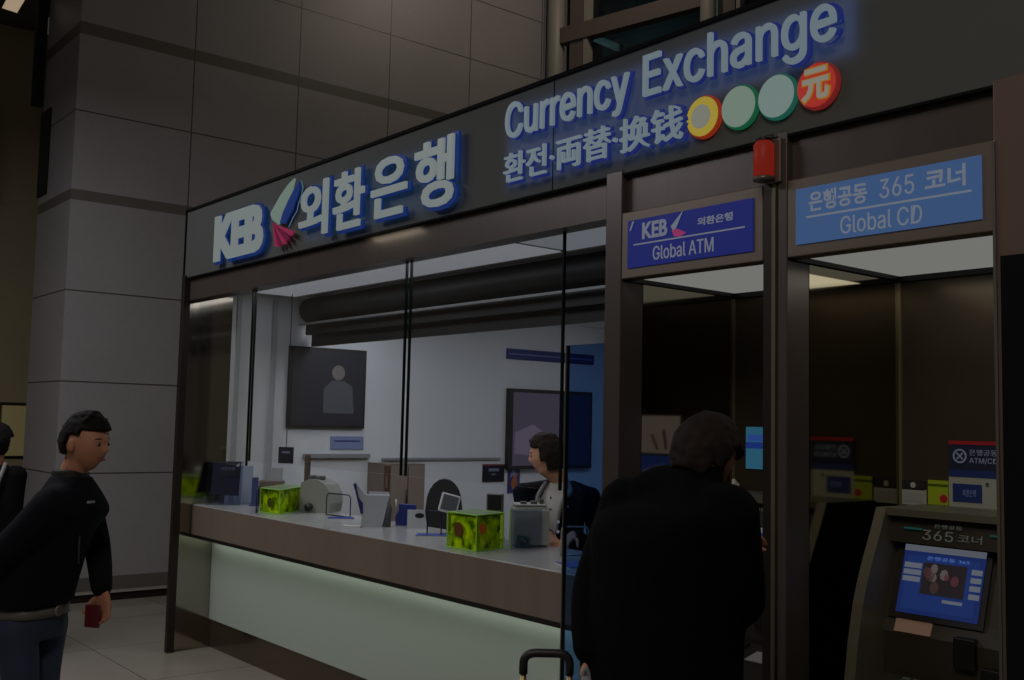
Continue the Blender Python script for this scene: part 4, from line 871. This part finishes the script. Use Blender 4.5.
# ---- person walking, dark jacket
def walker():
    D = 3.92; s = .93
    F = Vector((.80, .60, 0)).normalized(); R_ = F.cross(Z)
    hc = at(86, 443, D); M3 = frame3(F, .10)
    hip = at(33, 607, D); chest = at(54, 535, D); neck = at(73, 484, D)
    t = thing('person', 'walking person in dark jacket and blue jeans holding a small dark red item', 'person', (hip.x, hip.y, 0))
    shR, shL = at(50, 507, D-.15), at(84, 502, D+.16)
    # far (left) arm swings forward, near arm back
    elL, wrL = at(98, 545, D+.12), at(102, 589, D+.0)
    wrL = at(102, 590, D+.10); elL = at(97, 546, D+.20)
    elR, wrR = at(2, 552, D-.18), at(-70, 592, D-.12)
    kneeF, ankF = hip-R_*.06+F*.02-Z*.38, hip-R_*.09+F*.13; ankF.z = .085
    kneeB, ankB = hip+R_*.06+F*.01-Z*.37, hip+R_*.09-F*.10; ankB.z = .13
    hipL, hipR = hip-R_*.085-Z*.02, hip+R_*.085-Z*.02
    bm = bmesh.new(); head_into(bm, hc, M3, s)
    limb_into(bm, [hc-Z*.06*s-F*.02, neck+Z*.01-F*.015, neck-Z*.06-F*.01], [.055*s, .052*s, .065*s])
    loft_into(bm, [(hip-Z*.04, R_*.11, F*.08), (hip+(chest-hip)*.5, R_*.12, F*.085), (chest, R_*.14, F*.095), (neck-Z*.09, R_*.13, F*.065), (neck-Z*.02, R_*.06, F*.050)])
    for a, b_, c_ in ((shR, elR, wrR), (shL, elL, wrL)): limb_into(bm, [a, b_, c_], [.040, .034, .024])
    for a, b_, c_ in ((hipL, kneeF, ankF), (hipR, kneeB, ankB)): limb_into(bm, [a, b_, c_], [.045, .045, .036])
    hand_into(bm, wrL, Vector((.05, .0, -1))+F*.15, R_*.9-F*.1, .92, .75, right=False)
    hand_into(bm, wrR, -Z-F*.25, -R_, .92, .5, right=True)
    body = solid('body', bm, .0055, SKIN, t, 2)
    eyes(hc, M3, s, body); mouth(hc, M3, s, body)
    bm = hair(hc, M3, s, t, HAIRB, lambda d: d.z > .42 or (d.y < .25 and d.z > -.05 and not (abs(d.x) > .8 and d.y > -.25 and d.z < .28)) or (d.y < -.35 and d.z > -.45), .016)
    for k in range(60):
        th, ph = random.uniform(-.3, 3.6), random.uniform(.0, 1.0); d = Vector((math.cos(th)*math.sin(ph), -math.sin(th)*math.sin(ph)*.8+.15, math.cos(ph))).normalized()
        p = hc+M3 @ (head_point(d, 1)*s); q = p+M3 @ Vector((d.x*.02, d.y*.02+.012, .018))*s; limb_into(bm, [p, (p+q)/2+M3 @ Vector((d.x*.006, d.y*.006, .004)), q], [.012, .009, .004], n=6, k=2)
    solid('hair', bm, .005, HAIRB, t, 1)
    # jacket
    J = mat('jacket_navy', (15, 17, 25), .9, var=.2, scale=20, bump=.3, spec=.15)
    bm = bmesh.new()
    loft_into(bm, [(hip+Z*.015-F*.00, R_*.165, F*.118), (hip+(chest-hip)*.35-F*.01, R_*.165, F*.120), (chest-F*.015, R_*.18, F*.125), (neck-Z*.11-F*.015, R_*.185, F*.112), (neck-Z*.045-F*.008, R_*.14, F*.098), (neck+Z*.03-F*.01, R_*.068, F*.070)], n=28)
    limb_into(bm, [shR, elR, wrR+(elR-wrR)*.10], [.070, .056, .042]); limb_into(bm, [shL, elL, wrL+(elL-wrL)*.06], [.066, .052, .040])
    limb_into(bm, [shR-R_*.02, shL+R_*.02], [.062, .062]); limb_into(bm, [neck-Z*.04, shL+Z*.01], [.06, .062]); limb_into(bm, [neck-Z*.04, shR+Z*.01], [.06, .064])
    jk = solid('jacket', bm, .008, J, t, 3)
    bm = bmesh.new(); loft_into(bm, [(neck-Z*.03-F*.012, R_*.086, F*.085), (neck+Z*.02-F*.012, R_*.070, F*.070), (neck+Z*.055-F*.014, R_*.066, F*.064)], pw=2)
    solid('collar', bm, .006, mat('collar_dark', (12, 12, 15), .7), jk, 2)
    lp = at(92, 501, D-.24)
    box('chest_logo', (-.018, -.004, -.004), (.018, .004, .004), mat('logo_pale', (150, 150, 156), .5), jk, M=Matrix.Translation(at(91, 502, D-.075)) @ Matrix.Rotation(math.atan2(R_.y, R_.x), 4, 'Z'))
    tube('zip', [chest+F*.112-Z*.10, chest+F*.108+Z*.06, neck+F*.065-Z*.03], .004, mat('zip_metal', (80, 82, 88), .4, .6), jk, n=6)
    # jeans, belt
    bm = bmesh.new(); JN = mat('jeans_blue', (38, 50, 74), .8, var=.3, scale=9, bump=.2)
    loft_into(bm, [(hip-Z*.11, R_*.135, F*.095), (hip-Z*.04, R_*.14, F*.105), (hip+Z*.03, R_*.132, F*.098)])
    limb_into(bm, [hipL-Z*.05, kneeF, ankF+Z*.02], [.078, .060, .054]); limb_into(bm, [hipR-Z*.05, kneeB, ankB+Z*.02], [.078, .060, .054])
    solid('jeans', bm, .008, JN, t, 3)
    bt = hip+Z*.005
    bm = bmesh.new(); loft_into(bm, [(bt-Z*.03, R_*.145, F*.111), (bt+Z*.008, R_*.143, F*.109)], k=1); link('belt', bm_mesh(bm), mat('belt_grey', (96, 92, 88), .5), t, smooth=True)
    disc('buckle', bt+F*.108-Z*.01, F, .022, .008, mat('buckle_metal', (150, 148, 142), .3, .8), t, n=16)
    for nm, ak, fd in (('shoe', ankF, F), ('shoe', ankB, F)):
        bm = bmesh.new(); shoe_into(bm, ak-F*.01, fd, .95, .0 if ak is ankF else .025); solid(nm, bm, .007, mat('shoe_dark', (22, 20, 20), .5), t, 2)
    tt = thing('wallet', 'dark red small wallet held in the hand of the walking person', 'wallet', wrL-Z*.09)
    box('wallet_body', (-.03, -.008, -.045), (.03, .008, .04), mat('wallet_red', (92, 22, 28), .5), tt, M=Matrix.Translation(wrL-Z*.088+R_*.050) @ Matrix.Rotation(math.atan2(F.y, F.x), 4, 'Z'), bevel=.003); box('wallet_clasp', (-.006, .008, -.01), (.006, .010, .01), mat('buckle_metal', (0, 0, 0)), tt, M=Matrix.Translation(wrL-Z*.088+R_*.050) @ Matrix.Rotation(math.atan2(F.y, F.x), 4, 'Z'))
walker()

# ---- person in a black coat leaning at the first cash machine bay
COAT = mat('coat_black', (6, 6, 8), .95, bump=.2, scale=14, spec=.1)
def customer():
    D = 2.88; s = .93
    F = Vector((.10, .995, 0)).normalized(); R_ = F.cross(Z)
    hc = at(706, 455, D+.02); M3 = frame3(F, .62)
    hip = at(660, 655, D); chest = at(668, 560, D); upper = at(676, 506, D); neck = at(692, 482, D)
    t = thing('person', 'person in a long black coat leaning toward the first cash machine', 'person', (hip.x, hip.y, 0))
    shR, shL = at(724, 515, D-.12), at(632, 506, D+.13)
    elR, wrR = at(736, 600, D-.04), at(728, 545, D+.20)
    elL, wrL = at(602, 590, D+.08), at(594, 652, D)
    bm = bmesh.new(); head_into(bm, hc, M3, s)
    limb_into(bm, [hc-Z*.06-F*.03, neck-F*.01, upper], [.056, .056, .07])
    loft_into(bm, [(hip-Z*.05, R_*.14, F*.10), (chest, R_*.14, F*.10), (upper-Z*.02, R_*.15, F*.085)])
    for a, b_, c_ in ((shR, elR, wrR), (shL, elL, wrL)): limb_into(bm, [a, b_, c_], [.045, .036, .024])
    kR, kL = hip+R_*.09-Z*.38+F*.04, hip-R_*.09-Z*.38+F*.03
    aR, aL = Vector((kR.x, kR.y, .08))-F*.04, Vector((kL.x, kL.y, .08))-F*.02
    limb_into(bm, [hip+R_*.09, kR, aR], [.08, .055, .038]); limb_into(bm, [hip-R_*.09, kL, aL], [.08, .055, .038])
    hand_into(bm, wrR, F*.9+Z*.25, -Z, .92, .6, right=True); hand_into(bm, wrL, -Z+F*.1, R_, .92, .6, right=False)
    body = solid('body', bm, .006, SKIN, t, 2); eyes(hc, M3, s, body)
    bm = hair(hc, M3, s, t, HAIRBR, lambda d: d.z > .35 or (d.y < .2 and d.z > -.35) or (d.y < -.2 and d.z > -.75), .022)
    solid('hair', bm, .006, HAIRBR, t, 2)
    bm = bmesh.new()
    lw = hip-Z*.42
    loft_into(bm, [(lw, R_*.24, F*.18), (hip-Z*.15, R_*.24, F*.19), (hip+Z*.02, R_*.24, F*.19), (chest-Z*.03-F*.0, R_*.225, F*.19), (chest+Z*.07-F*.01, R_*.225, F*.18), (upper-Z*.015-F*.015, R_*.215, F*.14), (neck-Z*.045-F*.02, R_*.15, F*.10), (neck+Z*.01-F*.005, R_*.085, F*.075)], n=30)
    limb_into(bm, [shR, elR, wrR+(elR-wrR)*.1], [.095, .080, .058]); limb_into(bm, [shL, elL, wrL+(elL-wrL)*.08], [.095, .085, .062])
    limb_into(bm, [shL+R_*.04+Z*.005, (shL+neck)/2+Z*.002, neck-F*.02-Z*.03], [.075, .08, .075]); limb_into(bm, [shR-R_*.04, neck-F*.02-Z*.03], [.075, .075])
    ct_ = solid('coat', bm, .009, COAT, t, 3)
    bm = bmesh.new(); loft_into(bm, [(neck-Z*.04-F*.005, R_*.100, F*.095), (neck+Z*.01+F*.005, R_*.086, F*.078), (neck+Z*.045+F*.016, R_*.080, F*.068)], pw=2)
    solid('coat_collar', bm, .007, COAT, ct_, 2)
    # pale shirt collar tip seen beside the cheek
    pc = at(731, 492, D-.10)
    poly('shirt_collar', [pc, pc+Z*.035+F*.004, pc+Z*.02+F*.022, pc-Z*.02+F*.012], R_*.01, mat('shirt_white', (190, 188, 186), .7), t, 'small pale shirt collar point')
    bm = bmesh.new(); limb_into(bm, [kR+Z*.30, kR, aR+Z*.02], [.10, .078, .065]); limb_into(bm, [kL+Z*.30, kL, aL+Z*.02], [.10, .078, .065]); solid('trousers', bm, .009, mat('trousers_black', (14, 14, 16), .8), t, 3)
    for a in (aR, aL):
        bm = bmesh.new(); shoe_into(bm, a, F, .95); solid('shoe', bm, .007, mat('shoe_dark', (0, 0, 0)), t, 2)
    return R_, F, D
customer()

# ---- suitcase with a pulled out handle, grey patterned bag on it
def suitcase():
    a, b = at(523, 680, 2.80), at(569, 680, 2.80); a.z = b.z = 0; c = (a+b)/2; ax = (b-a).normalized(); rz = math.atan2(ax.y, ax.x)
    Mx = frameM(c, rz); t = thing('suitcase', 'upright dark suitcase with a raised black grip on brassy handle tubes', 'suitcase', c)
    w2 = (b-a).length/2
    box('shell', (-.15, -.20, .05), (.145, .0, .56), mat('case_dark', (26, 28, 34), .5), t, M=Mx, bevel=.03)
    boxes('shell_rib', [((-.11, -.206, .1), (-.09, -.2, .5)), ((-.01, -.206, .1), (.01, -.2, .5)), ((.09, -.206, .1), (.11, -.2, .5))], mat('case_rib', (36, 38, 44), .5), t, M=Mx)
    zt = at(545, 652, 2.80).z
    BR = mat('tube_brass', (150, 132, 92), .35, .7)
    for sx in (-1, 1):
        tube('handle_tube', [Mx @ Vector((sx*w2, -.02, .50)), Mx @ Vector((sx*w2, -.02, zt-.045))], .0085, BR, t, n=12)
    o = .05
    pts = [Vector((-w2, -.02, zt-.055))]+arc((-w2, -.02, zt-.03), (-w2, -.02, zt), (-w2+.035, -.02, zt))+arc((w2-.035, -.02, zt), (w2, -.02, zt), (w2, -.02, zt-.03))+[Vector((w2, -.02, zt-.055))]
    tube('grip', [Mx @ p for p in pts], [.0115]*(len(pts)), mat('grip_black', (20, 18, 24), .5), t, n=14)
    for sx in (-1, 1):
        for y in (-.17, -.04):
            tube('wheel', [Mx @ Vector((sx*.12-.012, y, .027)), Mx @ Vector((sx*.12+.012, y, .027))], .026, BLACK, t, n=18)
suitcase()
def bag():
    p = at(586, 676, 2.70); q_ = p.z; p.z = .56; t = thing('tote_bag', 'small grey patterned cloth bag standing on the suitcase beside the black coat', 'bag', p)
    M_ = mat('cloth_pattern', (120, 122, 128), .8, var=.6, scale=60); Mx = frameM(p, CR)
    X3, Y3 = Mx.to_3x3() @ Vector((1, 0, 0)), Mx.to_3x3() @ Vector((0, 1, 0)); H_ = q_-.56
    bm = bmesh.new(); loft_into(bm, [(Mx @ Vector((0, 0, .002)), X3*.036, Y3*.05), (Mx @ Vector((0, 0, H_*.4)), X3*.036, Y3*.05), (Mx @ Vector((0, 0, H_*.8)), X3*.026, Y3*.035), (Mx @ Vector((0, 0, H_)), X3*.012, Y3*.012)], n=18)
    link('bag_body', bm_mesh(bm), M_, t, smooth=True)
    tube('strap', arc(Mx @ Vector((-.01, 0, H_-.01)), Mx @ Vector((0, 0, H_+.05)), Mx @ Vector((.01, 0, H_-.01))), .005, M_, t, n=8)
bag()

# ---- teller behind the counter
def teller():
    Yt = 1.0; c0 = hY(556, 500, Yt); D = (c0-CAM).dot(FW); s = .90
    F = Vector((.52, -.85, 0)).normalized(); R_ = F.cross(Z)
    hc = at(546, 455, D); M3 = frame3(Vector((-.80, -.62, 0)), .16)
    chest = at(556, 508, D+.0); neck = at(560, 482, D+.02); hip = at(560, 590, D+.02)
    t = thing('person', 'short haired teller in a navy cardigan and white blouse behind the counter', 'person', (hip.x, hip.y, 0))
    shR, shL = at(523, 492, D+.0), at(590, 496, D+.04)
    elR, wrR = at(530, 540, D-.06), at(550, 544, D-.24)
    elL, wrL = at(596, 545, D-.02), at(572, 556, D-.22)
    wrR.z = max(wrR.z, CT+.03); wrL.z = max(wrL.z, CT+.03)
    bm = bmesh.new(); head_into(bm, hc, M3, s)
    limb_into(bm, [hc-Z*.06-F*.0, neck+Z*.01, neck-Z*.05], [.050, .046, .055])
    loft_into(bm, [(hip, R_*.14, F*.10), (chest-Z*.12, R_*.115, F*.085), (chest, R_*.125, F*.085), (neck-Z*.04, R_*.10, F*.06)])
    for a, b_, c_ in ((shR, elR, wrR), (shL, elL, wrL)): limb_into(bm, [a, b_, c_], [.034, .032, .022])
    kR, kL = hip+R_*.08-Z*.33, hip-R_*.08-Z*.33; aR, aL = Vector((kR.x, kR.y, .07)), Vector((kL.x, kL.y, .07))
    limb_into(bm, [hip+R_*.08, kR, aR], [.08, .05, .035]); limb_into(bm, [hip-R_*.08, kL, aL], [.08, .05, .035])
    hand_into(bm, wrR, (wrL-wrR)*.5+F*.1-Z*.05, -Z*.9, .85, .6, right=True); hand_into(bm, wrL, (wrR-wrL)*.3+F*.12-Z*.04, -Z, .85, .6, right=False)
    body = solid('body', bm, .0055, SKIN2, t, 2); eyes(hc, M3, s, body)
    bm = hair(hc, M3, s, t, HAIRBR, lambda d: (d.z > .40 and not (d.y > .72)) or d.z > .62 or (d.y < .28 and d.z > -.30) or (d.y < -.05 and d.z > -.72), .024)
    solid('hair', bm, .006, HAIRBR, t, 2)
    bm = bmesh.new()      # blouse
    loft_into(bm, [(hip-Z*.02, R_*.148, F*.108), (chest-Z*.12, R_*.125, F*.095), (chest, R_*.135, F*.098), (neck-Z*.055, R_*.115, F*.075), (neck-Z*.005, R_*.058, F*.055)])
    bl_ = solid('blouse', bm, .007, mat('blouse_white', (176, 174, 172), .7), t, 2)
    for k in range(4): disc('blouse_button', chest+F*(.096-.0*k)+Z*(.06-.06*k), F, .006, .004, mat('button_dark', (70, 66, 66), .4), bl_, n=10)
    bm = bmesh.new(); CD_ = mat('cardigan_navy', (14, 17, 32), .9, bump=.3, scale=40, spec=.15)
    n_ = 40
    rings = [(hip-Z*.03, .170, .125, .25), (chest-Z*.12, .150, .112, .22), (chest-Z*.02, .158, .116, .30), (chest+Z*.05, .16, .110, .42), (neck-Z*.045, .135, .088, .60), (neck-Z*.0, .075, .07, .85)]
    outer = []
    for c_, a_, b_, op in rings:
        row = []
        for k in range(n_+1):
            f = math.pi/2 + op + (2*math.pi-2*op)*k/n_; row.append((c_+R_*math.cos(f)*a_+F*math.sin(f)*b_, c_+R_*math.cos(f)*(a_-.012)+F*math.sin(f)*(b_-.012)))
        outer.append([(bm.verts.new(p), bm.verts.new(q)) for p, q in row])
    for r0, r1 in zip(outer, outer[1:]):
        for k in range(n_):
            bm.faces.new((r0[k][0], r0[k+1][0], r1[k+1][0], r1[k][0])); bm.faces.new((r0[k][1], r1[k][1], r1[k+1][1], r0[k+1][1]))
        for k in (0, n_): bm.faces.new((r0[k][0], r1[k][0], r1[k][1], r0[k][1]))
    for r in (outer[0], outer[-1]):
        for k in range(n_): bm.faces.new((r[k][0], r[k][1], r[k+1][1], r[k+1][0]))
    limb_into(bm, [shR, elR, wrR+(elR-wrR)*.12], [.056, .048, .038]); limb_into(bm, [shL, elL, wrL+(elL-wrL)*.12], [.056, .048, .038])
    limb_into(bm, [shR, neck-R_*(-.06)-Z*.03-F*.02], [.048, .042]); limb_into(bm, [shL, neck-R_*.06-Z*.03-F*.02], [.048, .042])
    cg = solid('cardigan', bm, .006, CD_, t, 2)
    for sx in (-1, 1):    # pale lapel edges
        pts = []
        for c_, a_, b_, op in rings:
            f = math.pi/2+sx*(op+.03); pts.append(c_+R_*math.cos(f)*(a_+.003)+F*math.sin(f)*(b_+.004))
        p_, r_ = smooth_pts(pts[1:], [.007, .010, .012, .013, .010], 4); tube('lapel_edge', p_, r_, mat('lapel_grey', (118, 118, 124), .7), cg, n=8, label='pale grey edge of the cardigan')
    box('name_badge', (-.016, -.003, -.006), (.016, .003, .006), mat('badge_pale', (150, 152, 160), .4), cg, M=Matrix.Translation(chest-R_*.085+F*.112+Z*.02) @ Matrix.Rotation(math.atan2(R_.y, R_.x), 4, 'Z'))
    for k in range(2): disc('cardigan_button', chest-R_*(.05)+F*.122-Z*(.06+.05*k), F, .008, .005, mat('button_pale', (150, 150, 150), .4), cg, n=12)
    bm = bmesh.new(); limb_into(bm, [hip+R_*.08-Z*.02, kR, aR+Z*.02], [.095, .07, .055]); limb_into(bm, [hip-R_*.08-Z*.02, kL, aL+Z*.02], [.095, .07, .055]); solid('trousers', bm, .009, mat('trousers_black', (0, 0, 0)), t, 3)
    for a in (aR, aL):
        bm = bmesh.new(); shoe_into(bm, a, F, .85); solid('shoe', bm, .007, mat('shoe_dark', (0, 0, 0)), t, 2)
teller()

# ---- person cut by the picture edge, behind the walking person
def bystander():
    D = 6.6; s = .93
    F = Vector((-.5, .86, 0)).normalized(); R_ = F.cross(Z)
    hc = at(-4, 452, D); hc.z = 1.36; M3 = frame3(F, .2)
    neck = hc-Z*.14; chest = neck-Z*.25; hip = neck-Z*.52
    t = thing('person', 'dark dressed person with a pale bag strap cut by the picture edge', 'person', (hip.x, hip.y, 0))
    shR, shL = neck+R_*.17-Z*.06, neck-R_*.17-Z*.06
    bm = bmesh.new(); head_into(bm, hc, M3, s); limb_into(bm, [hc-Z*.06, neck, neck-Z*.06], [.05, .05, .06])
    loft_into(bm, [(hip, R_*.13, F*.10), (chest, R_*.13, F*.09), (neck-Z*.05, R_*.12, F*.07)])
    eR, wR, eL, wL = shR-Z*.25, shR-Z*.42+F*.1, shL-Z*.25, shL-Z*.42+F*.1
    limb_into(bm, [shR, eR, wR], [.045, .036, .024]); limb_into(bm, [shL, eL, wL], [.045, .036, .024])
    hand_into(bm, wR, F*.4-Z, -R_, .9, .5); hand_into(bm, wL, F*.4-Z, R_, .9, .5, right=False)
    aR, aL = hip+R_*.09, hip-R_*.09; aR.z = aL.z = .08
    limb_into(bm, [hip+R_*.08, (hip+aR)/2+R_*.04, aR], [.08, .055, .038]); limb_into(bm, [hip-R_*.08, (hip+aL)/2-R_*.04, aL], [.08, .055, .038])
    body = solid('body', bm, .007, SKIN, t, 2)
    solid('hair', hair(hc, M3, s, t, HAIRB, lambda d: d.z > .35 or (d.y < .3 and d.z > -.7), .024), .007, HAIRB, t, 2)
    bm = bmesh.new(); loft_into(bm, [(hip-Z*.2, R_*.2, F*.15), (hip, R_*.19, F*.14), (chest, R_*.19, F*.13), (neck-Z*.07, R_*.17, F*.10), (neck, R_*.07, F*.065)])
    limb_into(bm, [shR, eR, wR+(eR-wR)*.1], [.07, .06, .045]); limb_into(bm, [shL, eL, wL+(eL-wL)*.1], [.07, .06, .045])
    ct_ = solid('coat', bm, .009, mat('coat_charcoal', (13, 13, 14), .9, spec=.1), t, 2)
    tube('bag_strap', [shR-F*.08+Z*.08, chest+R_*.12-F*.145, chest-Z*.1-F*.165, hip-R_*.1-F*.16], .012, mat('strap_pale', (120, 118, 116), .6), t, n=8, label='pale strap across the back')
    bm = bmesh.new(); limb_into(bm, [hip+R_*.08-Z*.1, (hip+aR)/2+R_*.04, aR+Z*.02], [.09, .07, .055]); limb_into(bm, [hip-R_*.08-Z*.1, (hip+aL)/2-R_*.04, aL+Z*.02], [.09, .07, .055]); solid('trousers', bm, .009, mat('trousers_black', (0, 0, 0)), t, 2)
    for a in (aR, aL):
        bm = bmesh.new(); shoe_into(bm, a, F, .9); solid('shoe', bm, .008, mat('shoe_dark', (0, 0, 0)), t, 2)
bystander()
